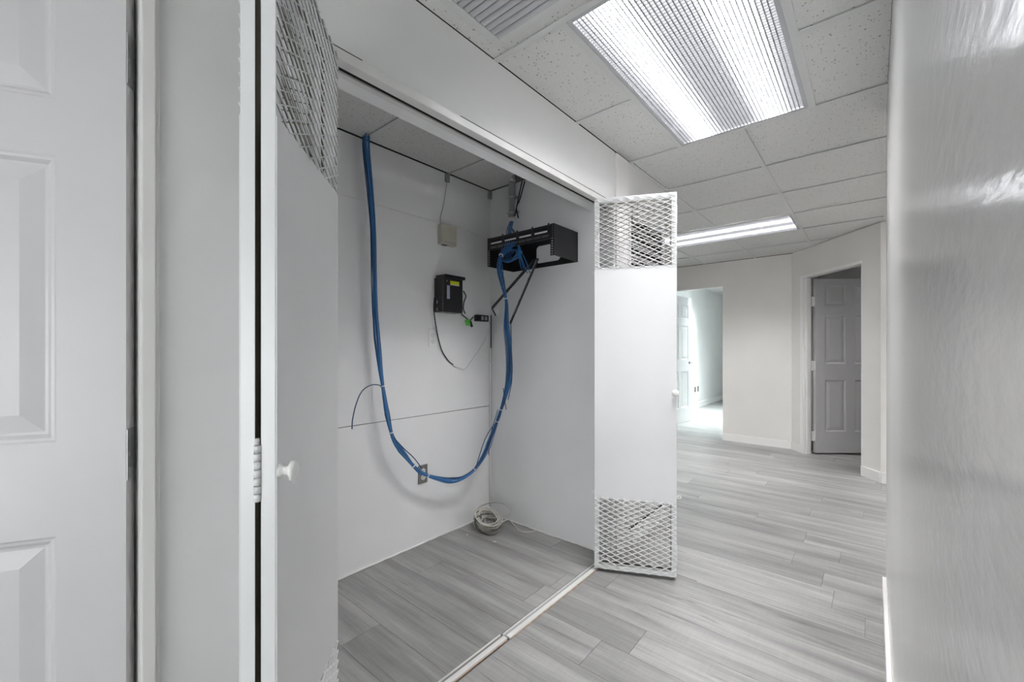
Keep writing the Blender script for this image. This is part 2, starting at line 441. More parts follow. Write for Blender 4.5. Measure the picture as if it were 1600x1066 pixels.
# angled wall with doorway
ua = Vector((XE - XA, YE - YA, 0)); LA = ua.length; ua.normalize(); na = Vector((-ua.y, ua.x, 0))   # na points into the room behind
if na.y < 0: na = -na
AANG = math.atan2(ua.y, ua.x)
def line_s(px):
    d = ray(px, 500); # intersect with angled wall line
    den = d.x * ua.y - d.y * ua.x
    t = (XA * ua.y - YA * ua.x) / den
    return (Vector((d.x * t, d.y * t, 0)) - Vector((XA, YA, 0))).dot(ua)
S0, S1 = line_s(1256), line_s(1347)
AZ = 2.03
wa = boxes('wall_angled', 'wall_warm', [(0, S0, 0, .075, 0, CEIL), (S0, S1, 0, .075, AZ, CEIL), (S1, LA, 0, .075, 0, CEIL)])
wa.location = (XA, YA, 0); wa.rotation_euler = (0, 0, AANG)
tag(wa, 'off-white angled wall holding the doorway with a half-open door', 'wall', kind='structure')
we = bx('wall_side_hall', 'wall_warm', XE, 3.2, YE, YE + .12, 0, CEIL); tag(we, 'off-white wall of the side corridor beyond the rounded corner', 'wall', kind='structure')
# casing of the angled doorway
cs = boxes('trim_3', 'trim', [(S0 - .045, S0, -.014, 0, 0, AZ), (S0 - .045, S1, -.014, 0, AZ, AZ + .03), (S0, S0 + .012, 0, .075, 0, AZ), (S0 + .012, S0 + .022, .02, .05, 0, AZ), (S1 - .012, S1, 0, .075, 0, AZ)], bev=.002)
cs.location = wa.location; cs.rotation_euler = wa.rotation_euler
tag(cs, 'white painted jamb and casing of the angled doorway', 'door trim', kind='structure')
# baseboards far
b2 = bx('baseboard_far', 'trim', OX1, XA + .02, YF - .014, YF, 0, .095, bev=.002); tag(b2, 'white baseboard along the off-white far wall', 'baseboard', kind='structure')
b3 = boxes('baseboard_angled', 'trim', [(-.004, S0 - .045, -.014, 0, 0, .095), (S1 - .002, LA + .006, -.014, 0, 0, .095)], bev=.002)
b3.location = wa.location; b3.rotation_euler = wa.rotation_euler
tag(b3, 'white baseboard pieces either side of the angled doorway', 'baseboard', kind='structure')
b4 = bx('baseboard_side_hall', 'trim', XE + .005, 3.1, YE - .014, YE, 0, .095, bev=.002); tag(b4, 'white baseboard of the side corridor wall', 'baseboard', kind='structure')
# room behind the far opening
FZ = 2.50
XFR = -2.75
wfr = boxes('wall_bright_room', 'wall', [(XFR - .12, XFR, YF + .12, 11.5, 0, FZ), (XFR, OX0, YF + .12, 6.5, 0, FZ), (XFR - .12, 1.5, 11.5, 11.62, 0, FZ), (-.7, -.6, 7.7, 11.5, 0, FZ), (-.745, -.62, YF + .12, 7.8, 0, FZ)])
tag(wfr, 'white walls of the bright room behind the far opening', 'wall', kind='structure')
bfr = bx('baseboard_bright_room', 'trim', XFR, XFR + .014, 6.5, 11.5, 0, .11, bev=.002); tag(bfr, 'white baseboard along the bright room wall', 'baseboard', kind='structure')
# room behind the angled door, open corridor sides
wd = boxes('wall_dim_room', 'wall', [(-.62, 1.6, 7.7, 7.82, 0, CEIL), (1.6, 1.72, YE + .12, 7.82, 0, CEIL)])
tag(wd, 'walls of the dim room behind the angled doorway', 'wall', kind='structure')
wo = boxes('wall_outer', 'wall', [(-4.72, -4.6, -2.72, Y3, 0, CEIL), (-4.72, -4.6, Y3, YF, 0, CEIL), (3.2, 3.32, -2.72, YF, 0, CEIL), (-4.6, XW - WT, Y3 - .12, Y3, 0, CEIL)])
tag(wo, 'white outer walls closing the rooms beside the corridor', 'wall', kind='structure')
bwl = bx('baseboard_left', 'trim', XW, XW + .014, YR + .17, Y3, 0, .095, bev=.002); tag(bwl, 'white baseboard beyond the closet door', 'baseboard', kind='structure')
gap = bx('trim_4', 'dark', XW, XW + .006, YR + .17, Y3, .0955, .1035); tag(gap, 'dark strip above the baseboard beyond the closet door', 'dark strip', kind='structure')  # solid dark strip lying on the wall face over the baseboard
cjr = bx('trim_5', 'casing', XW, XW + .016, YR + .01, YR + .165, 0, CEIL - .01, bev=.003); tag(cjr, 'flat white casing board on the far side of the closet opening', 'door trim', kind='structure')

# ------------------------------------------------------------------ ceiling: plenum slab, tiles, tee bars
ceil = tag(boxes('ceiling', 'dark', [(-4.72, 3.32, -2.72, YF + .12, 2.62, 2.66), (-.745, 1.72, YE, 7.82, 2.45, 2.49), (-4.76, -4.72, -2.76, YF + .16, CEIL - .05, 2.66), (3.32, 3.36, -2.76, YF + .16, CEIL - .05, 2.66), (-4.72, 3.32, -2.76, -2.72, CEIL - .05, 2.66), (-4.72, 3.32, YF + .121, YF + .16, CEIL + .03, 2.66)]), 'suspended ceiling of speckled mineral tiles in white tee bars', 'ceiling', kind='structure')  # outer dark sides added, unseen, to keep world light out of the plenum
TILE_CACHE = {}
def tile(x0, x1, y0, y1, parent=ceil):
    w, d = round(x1 - x0, 3), round(y1 - y0, 3)
    if (w, d) not in TILE_CACHE:
        bm = bmesh.new(); box(bm, -w / 2, w / 2, -d / 2, d / 2, .006, .021)
        me = bpy.data.meshes.new('ceiling_tile'); bmesh.ops.recalc_face_normals(bm, faces=bm.faces); bm.to_mesh(me); bm.free(); me.materials.append(MAT['tile'])
        TILE_CACHE[(w, d)] = me
    return link_mesh('ceiling_tile', TILE_CACHE[(w, d)], parent, ((x0 + x1) / 2, (y0 + y1) / 2, CEIL + random.uniform(-.0005, .001)))
def bar(x0, x1, y0, y1): bx('tee_bar', 'grid', x0, x1, y0, y1, CEIL - .001, CEIL + .0028, ceil)
G = .61
LYS = [2.463 - G * k for k in range(9)]        # cross lines near
b = .012
e = .0015
# corridor part, Y -2.4 .. 2.463
xl, xm0, xm1 = XW, -.836, -.219
def cells(xs, ys, skip=()):
    for i in range(len(xs) - 1):
        for j in range(len(ys) - 1):
            if (i, j) in skip: continue
            tile(xs[i] + e, xs[i + 1] - e, ys[j] + e, ys[j + 1] - e)
cells([xl, xm0, xm1, XR], [1.243, 1.853, 2.463], skip=((1, 0), (1, 1)))
cells([xl, -.523, XR], [.023, .633, 1.243], skip=((0, 1),))
cells([xl, xm0, xm1, XR], [-1.197, -.587, .023], skip=((1, 0), (1, 1)))
cells([xl, -.523, XR], [-2.6, -1.807, -1.197])
# vent tile: four strips around the grille opening
VX0, VX1, VY0, VY1 = -1.075, -.600, .680, 1.180
for q in ((xl, VX0, .633, 1.243), (VX1, -.523, .633, 1.243), (VX0, VX1, .633, VY0), (VX0, VX1, VY1, 1.243)):
    tile(q[0] + .0004, q[1] - .0004, q[2] + .0004, q[3] - .0004)
for x in (xm0, xm1):
    for y0, y1 in ((1.243, 2.463), (-1.197, .023)):
        bar(x - .014, x + .014, y0 + b, y1 - b)
for y in (2.463, 1.243, .633, .023, -1.197, -1.807): bar(xl, XR, y - b, y + b)
for y in (1.853, -.587):
    bar(xl, xm0 - .014, y - b, y + b); bar(xm1 + .014, XR, y - b, y + b)
for y0, y1 in ((.023, .633), (.633, 1.243), (-1.807, -1.197), (-2.6, -1.807)): bar(-.523 - b, -.523 + b, y0 + b, y1 - b)
# beyond 2.463: regular grid, irregular area
xs = [-.523 + G * k for k in range(-6, 7)]
ys = [2.463 + G * k for k in range(0, 6)] + [YF]
L2 = (-1.743, -.523, 2.463 + 3 * G, 2.463 + 4 * G)      # second troffer
L3 = (.697, 1.917, 2.463 + 2 * G, 2.463 + 3 * G)
L4 = (-3.573, -2.353, 2.463 + 3 * G, 2.463 + 4 * G)
for i in range(len(xs) - 1):
    for j in range(len(ys) - 1):
        x0, x1, y0, y1 = xs[i], xs[i + 1], ys[j], ys[j + 1]
        cx, cy = (x0 + x1) / 2, (y0 + y1) / 2
        if y1 - y0 < .05: continue
        if any(q[0] < cx < q[1] and q[2] < cy < q[3] for q in (L2, L3, L4)): continue
        if cx < XW and y1 < Y3 + .05: continue
        if cx > XR + .1 and y0 < YC - .2: x_ok = y1 > YC
        # keep clear of the closed corners
        a, c = x0 + e, x1 - e
        p, q = y0 + e, y1 - e
        if x1 > XR and y0 < YC - .12 and x0 < XR: c = XR if y1 < YC else c
        if cx < XW: p = max(p, Y3)
        if x0 < XW < x1 and y0 < Y3: a = XW
        # angled corner: skip cells wholly behind the angled wall
        rel = Vector((x0, y0, 0)) - Vector((XA, YA, 0))
        if rel.dot(na) > 0: continue
        if cx > XE and y0 > YE: continue
        tile(a, c, p, q)
for y in ys[:-1]:
    x0 = XW if y < Y3 else -4.18
    x1 = 3.13 if y < YE else (XA + (YF - y) * (XE - XA) / (YF - YE) + .05)
    bar(x0, x1, y - b, y + b) if y > 2.5 else bar(XR, 3.13, y - b, y + b)
for x in xs:
    for j in range(len(ys) - 1):
        y0, y1 = ys[j], ys[j + 1]
        if x < XW + .05 and y1 < Y3 + .1: continue
        if (Vector((x, y0, 0)) - Vector((XA, YA, 0))).dot(na) > 0 or (x > XE and y0 > YE): continue
        if any(q[0] + .1 < x < q[1] - .1 and q[2] < (y0 + y1) / 2 < q[3] for q in (L2, L3, L4)): continue
        bar(x - b, x + b, max(y0, Y3 if x < XW - .05 else 0) + b, y1 - b)
bar(XW, XW + .016, 2.475, Y3)
# unseen remainder left and right of the corridor ends
bx('ceiling_panel', 'grid', XR, 3.2, -2.6, YC - .12, CEIL, CEIL + .01, ceil)
bx('ceiling_panel', 'grid', 3.13, 3.2, YC - .12, YE, CEIL, CEIL + .01, ceil)
bx('ceiling_panel', 'grid', -4.6, -4.18, Y3, YF, CEIL, CEIL + .01, ceil)
# closet cells
XH = XW - WT
for x0, x1 in ((XB + .012, -1.752), (-1.752, XH)):
    for y0, y1 in ((YL, 1.235), (1.235, 1.845), (1.845, YR - .013)):
        if x1 < -1.7 and y1 > 2.2:
            bm = bmesh.new()
            hx0, hy0 = -1.885, 2.12
            pol = [(x0, y0 + e), (x1 - e, y0 + e), (x1 - e, hy0), (hx0 + .06, hy0 + .02), (hx0, hy0 + .07), (hx0, y1), (x0, y1)]
            prism(bm, pol, CEIL + .006, CEIL + .021); make('ceiling_tile', bm, 'tile', ceil)
        elif y1 > 2.2:
            bm = bmesh.new()
            prism(bm, [(x0 + e, y0 + e), (x1 - e, y0 + e), (x1 - e, y1), (-1.60, y1), (-1.66, 2.15), (x0 + e, 2.12)], CEIL + .006, CEIL + .021); make('ceiling_tile', bm, 'tile', ceil)
        else:
            tile(x0 + e, x1 - e, y0 + e, y1 - e)
bar(-1.752 - b, -1.752 + b, YL, 2.11)
for y in (1.235, 1.845):
    bar(XB + .02, -1.764, y - .004, y + .004); bar(-1.74, XH, y - b, y + b)
# bright room and dim room ceilings
cf = boxes('ceiling_bright_room', 'wall', [(XFR - .12, -.6, YF + .12, 11.6, FZ, FZ + .04)]); tag(cf, 'white ceiling of the bright room behind the far opening', 'ceiling', kind='structure')
for x in (-2.14, -1.53):
    bx('tee_bar', 'grid', x - b, x + b, YF + .12, 11.5, FZ - .004, FZ, cf)
for k in range(8):
    bx('tee_bar', 'grid', XFR, -.745, 6.7 + G * k - b, 6.7 + G * k + b, FZ - .003, FZ, cf)
cd = bx('ceiling_dim_room', 'wall', -.62, 1.6, YE + .12, 7.7, CEIL, CEIL + .02)
cd.data.clear_geometry()
bm = bmesh.new(); o0 = Vector((XA, YA, 0)) + na * .12
prism(bm, [(o0.x + .13, YF + .2), (o0.x + .13, 7.7), (1.6, 7.7), (1.6, YE + .12), (XE + .1, YE + .12)], CEIL, CEIL + .02); bm.to_mesh(cd.data); bm.free(); cd.data.materials.clear(); cd.data.materials.append(MAT['wall'])
tag(cd, 'ceiling of the dim room behind the angled doorway', 'ceiling', kind='structure')

# ------------------------------------------------------------------ ceiling lights
def troffer(name, cx, cy, w, l, rz, label, tubes, strength, tint, z=CEIL):
    t = empty(name, (cx, cy, z), rz); tag(t, label, 'ceiling light', 'ceiling troffers')
    fw = .016
    bm = bmesh.new()
    for q in ((-w / 2, -w / 2 + fw, -l / 2, l / 2), (w / 2 - fw, w / 2, -l / 2, l / 2), (-w / 2 + fw, w / 2 - fw, -l / 2, -l / 2 + fw), (-w / 2 + fw, w / 2 - fw, l / 2 - fw, l / 2)):
        box(bm, *q, .000, .024, .0015)
    make('frame', bm, 'vent', t)
    bx('housing', 'grid', -w / 2, w / 2, -l / 2, l / 2, .10, .13, t)
    # glowing diffuser above, open egg-crate louvre below
    y0, y1 = -l / 2 + fw, l / 2 - fw
    bm = bmesh.new(); bm.faces.new([bm.verts.new(p) for p in ((-w / 2 + fw, y0, .0185), (-w / 2 + fw, y1, .0185), (w / 2 - fw, y1, .0185), (w / 2 - fw, y0, .0185))])
    make('diffuser', bm, lens_mat(name + '_diffuser', tubes, strength, tint), t)
    bm = bmesh.new(); th = .0017; z0, z1 = .0008, .0175
    n = int((w - 2 * fw) / .0155); p = (w - 2 * fw) / n
    for k in range(1, n): box(bm, -w / 2 + fw + k * p - th, -w / 2 + fw + k * p + th, y0, y1, z0, z0 + .0058)
    n = int((y1 - y0) / .0155); p = (y1 - y0) / n
    for k in range(1, n): box(bm, -w / 2 + fw, w / 2 - fw, y0 + k * p - .0009, y0 + k * p + .0009, z0 + .0003, z1)
    g = make('egg_crate_louvre', bm, 'louvre', t); g['kind'] = 'stuff'
    return t
WHITE = (1.0, .985, .975)
troffer('ceiling_light', (xm0 + xm1) / 2, 1.853, xm1 - xm0 - .03, 1.22 - .026, 0, 'bright rectangular ceiling light with egg-crate louvre near the air vent', (-.155, .155), LAMP, WHITE)
troffer('ceiling_light', (L2[0] + L2[1]) / 2, (L2[2] + L2[3]) / 2, G - .026, 2 * G - .026, math.pi / 2, 'long ceiling light close to the off-white far wall', (-.12, .12), LAMP * 1.2, WHITE)
troffer('ceiling_light', (xm0 + xm1) / 2, -.587, xm1 - xm0 - .03, 1.22 - .026, 0, 'unseen rectangular ceiling light added behind the camera as fill', (-.155, .155), LAMP * .22, WHITE)  # extra fixture out of view, added to light the near corridor
troffer('ceiling_light', (L3[0] + L3[1]) / 2, (L3[2] + L3[3]) / 2, G - .026, 2 * G - .026, math.pi / 2, 'unseen rectangular ceiling light added in the side corridor as fill', (-.12, .12), LAMP * 2.2, WHITE)  # added out of view to brighten the angled wall and its door
troffer('ceiling_light', (L4[0] + L4[1]) / 2, (L4[2] + L4[3]) / 2, G - .026, 2 * G - .026, math.pi / 2, 'unseen rectangular ceiling light added in the room beyond the closet as fill', (-.12, .12), LAMP * 1.25, WHITE)  # added out of view for more light around the closet
troffer('ceiling_light', -1.95, 8.1, .58, 1.19, 0, 'cool white ceiling light of the bright room behind the far opening', (-.12, .12), LAMP * 6.8, (.88, 1.0, .99), FZ - .022)

troffer('ceiling_light', .75, 6.7, .58, 1.19, 0, 'unseen ceiling light added in the dim room behind the angled doorway', (-.12, .12), LAMP * .3, WHITE, CEIL - .022)  # invented fixture that lifts the room behind the half-open door

# air vent over the corridor
vt = empty('air_vent', (0, 0, CEIL)); tag(vt, 'grey louvred air vent set into a speckled ceiling tile', 'air vent')
bm = bmesh.new()
for q in ((VX0 - .012, VX0 + .022, VY0 - .012, VY1 + .012), (VX1 - .022, VX1 + .012, VY0 - .012, VY1 + .012), (VX0 + .022, VX1 - .022, VY0 - .012, VY0 + .022), (VX0 + .022, VX1 - .022, VY1 - .022, VY1 + .012)):
    box(bm, *q, -.004, .002, .001)
make('flange', bm, 'grid', vt)
bx('duct', 'dark', VX0, VX1, VY0, VY1, .045, .06, vt)
n = 17; pitch = (VY1 - VY0 - .048) / n
bm = bmesh.new()
pr = [(0, 0), (pitch * .40, .0015), (pitch * .72, .005), (pitch * .84, .013), (pitch * .80, .0145), (pitch * .66, .0065), (pitch * .36, .003), (0, .0015)]
for s, X in ((0, VX0 + .024), (1, VX1 - .024)): pass
pr = [(pitch * 1.08 - y, z) for y, z in pr]
a = [bm.verts.new((VX0 + .024, y, z)) for y, z in pr]; c = [bm.verts.new((VX1 - .024, y, z)) for y, z in pr]
for i in range(len(pr)): bm.faces.new((a[i], a[(i + 1) % len(pr)], c[(i + 1) % len(pr)], c[i]))
bm.faces.new(a[::-1]); bm.faces.new(c)
bmesh.ops.recalc_face_normals(bm, faces=bm.faces)
me = bpy.data.meshes.new('louvre_slat'); bm.to_mesh(me); bm.free(); me.materials.append(MAT['vent'])
for k in range(n): link_mesh('louvre_slat', me, vt, (0, VY0 + .024 + k * pitch, -.004))

# wall return grille seen through the folded closet door
gr = empty('wall_grille', (XW, 2.73, 1.84)); tag(gr, 'louvred return grille on the corridor wall behind the open closet door', 'grille')
boxes('frame', 'metal_white', [(0, .012, -.29, .29, .19, .215), (0, .012, -.29, .29, -.215, -.19), (0, .012, -.29, -.265, -.19, .19), (0, .012, .265, .29, -.19, .19)], gr, .002)
bx('duct', 'dark', .0005, .002, -.265, .265, -.19, .19, gr)
bm = bmesh.new(); prism(bm, [(.002, 0), (.011, -.012), (.0125, -.011), (.0035, .0015)], -.265, .265)
me = bpy.data.meshes.new('slat'); bm.to_mesh(me); bm.free(); me.materials.append(MAT['metal_white'])
for k in range(16):
    o = link_mesh('slat', me, gr, (0, 0, .178 - k * .0235)); o.rotation_euler = (math.pi / 2, 0, 0)

# ------------------------------------------------------------------ six-panel doors
def panel_door_mesh(w, h, t, cols, rows):
    """leaf in x 0..w, y 0..t, z 0..h with moulded raised panels on both faces"""
    bm = bmesh.new()
    xs_ = sorted({0, w, *[v for c in cols for v in c]}); zs_ = sorted({0, h, *[v for r in rows for v in r]})
    for face, y, sg in ((0, 0.0, 1), (1, t, -1)):
        for i in range(len(xs_) - 1):
            for j in range(len(zs_) - 1):
                x0, x1, z0, z1 = xs_[i], xs_[i + 1], zs_[j], zs_[j + 1]
                panel = any(abs(c[0] - x0) < 1e-6 and abs(c[1] - x1) < 1e-6 for c in cols) and any(abs(r[0] - z0) < 1e-6 and abs(r[1] - z1) < 1e-6 for r in rows)
                if not panel:
                    bm.faces.new([bm.verts.new(p) for p in ((x0, y, z0), (x1, y, z0), (x1, y, z1), (x0, y, z1))])
                    continue
                rings = []
                for ins, dep in ((0, 0), (.004, .0022), (.009, .003), (.016, .0085), (.021, .0090), (.055, .0025)):
                    yy = y + sg * dep
                    rings.append([bm.verts.new(p) for p in ((x0 + ins, yy, z0 + ins), (x1 - ins, yy, z0 + ins), (x1 - ins, yy, z1 - ins), (x0 + ins, yy, z1 - ins))])
                for A, B in zip(rings, rings[1:]):
                    for k in range(4): bm.faces.new((A[k], A[(k + 1) % 4], B[(k + 1) % 4], B[k]))
                bm.faces.new(rings[-1])
    for q in (((0, 0), (0, t)), ((0, t), (w, t)), ((w, t), (w, 0)), ((w, 0), (0, 0))): pass
    for (xa, xb, za, zb) in ((0, 0, 0, h), (w, w, 0, h)):
        bm.faces.new([bm.verts.new(p) for p in ((xa, 0, 0), (xa, t, 0), (xa, t, h), (xa, 0, h))])
    for z in (0, h): bm.faces.new([bm.verts.new(p) for p in ((0, 0, z), (w, 0, z), (w, t, z), (0, t, z))])
    bmesh.ops.remove_doubles(bm, verts=bm.verts, dist=1e-5)
    return bm
def door_layout(w):
    st, mu = .108, .10; pw = (w - 2 * st - mu) / 2
    return [(st, st + pw), (st + pw + mu, w - st)]
DROWS = [(.24, .836), (1.02, 1.58), (1.69, 1.925)]
def knuckle_hinge(parent, loc, rz, hgt, plate_mat='steel'):
    bm = bmesh.new()
    box(bm, -.028, 0, -.001, .0012, -hgt / 2, hgt / 2, .0005)
    n = 5
    for k in range(n):
        z0 = -hgt / 2 + k * hgt / n
        tube(bm, [(.003, .004, z0 + .0008), (.003, .004, z0 + hgt / n - .0008)], .0052, 10)
    for dz in (-.3, 0, .3): tube(bm, [(-.015 - .004 * (dz == 0), -.0018, dz * hgt), (-.015 - .004 * (dz == 0), .001, dz * hgt)], .004, 8)
    o = make('hinge', bm, plate_mat, parent); o.location = loc; o.rotation_euler = (0, 0, rz); return o

# left door, swung 30 degrees into its room.  leaf direction from hinge (-.477,-.878)
dl_dir = Vector((-.477, -.878, 0)).normalized(); dl_ang = math.atan2(dl_dir.y, dl_dir.x)
piv = Vector((XW - .045, DL1 - .004, .012))
d1 = empty('door_1', piv, dl_ang); tag(d1, 'white six-panel door standing ajar beside the closet', 'door', kind='structure')
W1 = .765
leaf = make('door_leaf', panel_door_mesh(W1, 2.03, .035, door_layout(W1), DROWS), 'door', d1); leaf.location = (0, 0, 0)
# in leaf frame +x runs away from hinge, the corridor side is +y (left-hand turn) 
for z in (1.80, 1.015 - .03, .22):
    hg = knuckle_hinge(d1, (-.0012, .006, z), math.pi / 2 * 3, .105)
# jamb and casing of that doorway
jm = boxes('trim_6', 'casing', [(XW - WT, XW, DL1 - .001, DL1 + .012, 0, DLH), (XW, XW + .013, DL1, DL1 + .022, 0, DLH + .02), (XW - WT, XW, DL0 - .012, DL0, 0, DLH), (XW - WT, XW, DL0, DL1, DLH - .012, DLH), (XW, XW + .006, DL1 + .02, DL1 + .03, 0, DLH + .02)], bev=.002)
tag(jm, 'thickly painted narrow jamb of the doorway beside the closet', 'door trim', kind='structure')

# angled doorway door
dd = RGT.copy(); a3 = math.atan2(dd.y, dd.x)
hp = Vector((XA, YA, 0)) + ua * (S0 + .03) + na * .08 + RGT * .032
d3 = empty('door_2', (hp.x, hp.y, .018), a3); tag(d3, 'white six-panel door half open in the angled doorway', 'door', kind='structure')
W3 = .80
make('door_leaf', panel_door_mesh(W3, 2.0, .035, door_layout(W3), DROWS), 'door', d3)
for z in (1.74, 1.0, .19):
    bm = bmesh.new(); box(bm, -.034, .004, -.001, .004, -.055, .055, .001); tube(bm, [(-.017, .006, -.055), (-.017, .006, .055)], .006, 8)
    o = make('hinge', bm, 'trim', d3); o.location = (0, .012, z)

# bright room door
hp4 = Vector((-2.405, 6.52, .012)); en4 = Vector((-2.325, 7.36, .012)); v4 = (en4 - hp4)
d4 = empty('door_3', hp4, math.atan2(v4.y, v4.x)); tag(d4, 'white six-panel door open inside the bright room', 'door', kind='structure')
W4 = v4.length
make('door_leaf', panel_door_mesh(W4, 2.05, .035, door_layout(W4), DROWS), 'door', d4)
bm = bmesh.new()
lathe(bm, [(0, .026), (.006, .026), (.008, .012), (.035, .010), (.038, .0)], (W4 - .065, 0, .97), (0, -1, 0), 14)
box(bm, W4 - .17, W4 - .055, -.048, -.034, .962, .98, .003)
make('door_handle', bm, 'steel_dark', d4)
tag(d4.children[-1], 'dark metal lever handle')

# ------------------------------------------------------------------ bifold closet doors with expanded metal
def expanded_mesh(x0, x1, z0, z1, y, lwd=.056, swd=.0272, r=.0012):
    bm = bmesh.new()
    def clip(a, bb):
        (ax, az), (bx_, bz) = a, bb
        t0, t1 = 0.0, 1.0
        for p, q in ((-(bx_ - ax), ax - x0), (bx_ - ax, x1 - ax), (-(bz - az), az - z0), (bz - az, z1 - az)):
            if abs(p) < 1e-9:
                if q < 0: return None
            else:
                t = q / p
                if p < 0: t0 = max(t0, t)
                else: t1 = min(t1, t)
        if t1 - t0 < .02: return None
        return (ax + (bx_ - ax) * t0, az + (bz - az) * t0), (ax + (bx_ - ax) * t1, az + (bz - az) * t1)
    nrow = int((z1 - z0) / swd) + 3; ncol = int((x1 - x0) / lwd) + 3
    for j in range(-1, nrow):
        zc = z0 + j * swd
        for i in range(-1, ncol):
            xc = x0 + i * lwd
            for a, bb in (((xc, zc), (xc + lwd / 2, zc + swd / 2)), ((xc + lwd / 2, zc + swd / 2), (xc + lwd, zc)),
                          ):
                for flip in (0, 1):
                    A = (a[0], zc - (a[1] - zc)) if flip else a; B = (bb[0], zc - (bb[1] - zc)) if flip else bb
                    s = clip(A, B)
                    if not s: continue
                    (ax, az), (cx, cz) = s
                    d = Vector((cx - ax, 0, cz - az)); d.normalize(); nn = Vector((-d.z, 0, d.x)) * r
                    dy = Vector((0, .0017, 0)); tw = Vector((0, .0012, 0)) * (1 if (flip ^ (A is a)) else -1)
                    P = [Vector((ax, y, az)), Vector((cx, y, cz))]
                    v = [bm.verts.new(p + o_) for p in P for o_ in (nn - dy + tw, nn + dy + tw, -nn + dy - tw, -nn - dy - tw)]
                    for k in range(4): bm.faces.new((v[k], v[(k + 1) % 4], v[4 + (k + 1) % 4], v[4 + k]))
                    bm.faces.new(v[3::-1]); bm.faces.new(v[4:])
    return bm
LZ0, LZ1 = .018, 2.035
SH0, SH1 = .405, 1.648
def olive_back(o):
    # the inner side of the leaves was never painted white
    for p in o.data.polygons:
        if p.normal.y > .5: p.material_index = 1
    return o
def bifold_leaf(parent, w, origin, ang, knob_at=None, tabs=(), tab_len=.030):
    """frame + solid sheet; face side is -y of the leaf frame, leaf runs x 0..w"""
    T = .026; fb = .026
    bm = bmesh.new()
    box(bm, 0, fb, 0, T, LZ0, LZ1, .0015); box(bm, w - fb, w, 0, T, LZ0, LZ1, .0015)
    for z in (LZ0, LZ1 - fb): box(bm, fb, w - fb, .001, T - .001, z, z + fb)
    for z in (SH0 - .008, SH1 - .018): box(bm, fb, w - fb, .004, T - .002, z, z + fb)
    box(bm, .001, w - .001, -.0022, 0, SH0, SH1, .0008)
    o = olive_back(make('door_leaf', bm, 'metal_white', parent, mats=['metal_white', 'olive'])); o.location = origin; o.rotation_euler = (0, 0, ang)
    for z0, z1 in ((SH1 - .004, LZ1 - .002), (LZ0 + .002, SH0 + .004)):
        m = make('expanded_metal_mesh', expanded_mesh(.003, w - .003, z0, z1, -.0022), 'metal_white', o, mats=['metal_white', 'olive']); olive_back(m)
    if knob_at is not None:
        bm = bmesh.new()
        lathe(bm, [(0, .013), (.003, .013), (.007, .0085), (.014, .008), (.017, .012), (.020, .0175), (.025, .0185), (.029, .016), (.031, .008), (.0315, 0)], (knob_at, -.0022, .985), (0, -1, 0), 20)
        make('knob', bm, 'white_plastic', o)
    for x, z, sg in tabs:
        bm = bmesh.new()
        L = tab_len; pol = [(0, -.0095), (L - .0095, -.0095)] + [(L - .0095 + .0095 * math.sin(t), -.0095 * math.cos(t)) for t in [math.pi * k / 8 for k in range(1, 8)]] + [(L - .0095, .0095), (0, .0095)]
        hole = [(L - .0105 + .0042 * math.cos(t), .0042 * math.sin(t)) for t in [2 * math.pi * k / 12 for k in range(12)]]
        vs_ = []
        for yy in (0.0, .0022):
            ov = [bm.verts.new((sg * p[0], yy, p[1])) for p in pol]; hv = [bm.verts.new((sg * p[0], yy, p[1])) for p in hole]
            oe = [bm.edges.new((ov[i], ov[(i + 1) % len(ov)])) for i in range(len(ov))]; he = [bm.edges.new((hv[i], hv[(i + 1) % 12])) for i in range(12)]
            bmesh.ops.triangle_fill(bm, edges=oe + he, use_beauty=True); vs_.append((ov, hv))
        for q in (0, 1):
            A, B = vs_[0][q], vs_[1][q]
            for i in range(len(A)): bm.faces.new((A[i], A[(i + 1) % len(A)], B[(i + 1) % len(A)], B[i]))
        t = make('bracket_tab', bm, 'white_plastic', o); t.location = (x, T - .004, z)
    return o
def leaf_hinges(parent, loc_xy, zs_, rz):
    for z in zs_:
        bm = bmesh.new(); n = 7; H = .105
        for k in range(n):
            r = .0062
            z0 = -H / 2 + k * H / n
            tube(bm, [(0, 0, z0 + .001), (0, 0, z0 + H / n - .001)], r, 10)
        box(bm, -.003, .003, 0, .02, -H / 2, H / 2)
        tube(bm, [(0, 0, H / 2), (0, 0, H / 2 + .012)], .004, 8)
        o = make('hinge', bm, 'metal_white', parent); o.location = (loc_xy[0], loc_xy[1], z); o.rotation_euler = (0, 0, rz)

# left bifold: leaves folded face to face and swung out from the wall
JN = Vector((-.842, .311, 0)); FE = Vector((-1.139, .581, 0))
ld = (FE - JN).normalized(); ln = Vector((-ld.y, ld.x, 0));
if ln.dot(Vector((1, 1, 0))) > 0: ln = -ln                     # away from the visible face
bl = empty('door_4', (-1.14, .53, 0)); tag(bl, 'white metal folding closet door swung open beside the plain wall strip', 'door', kind='structure')
def local(par, p): return Vector(p) - par.location
wL = (FE - JN).length
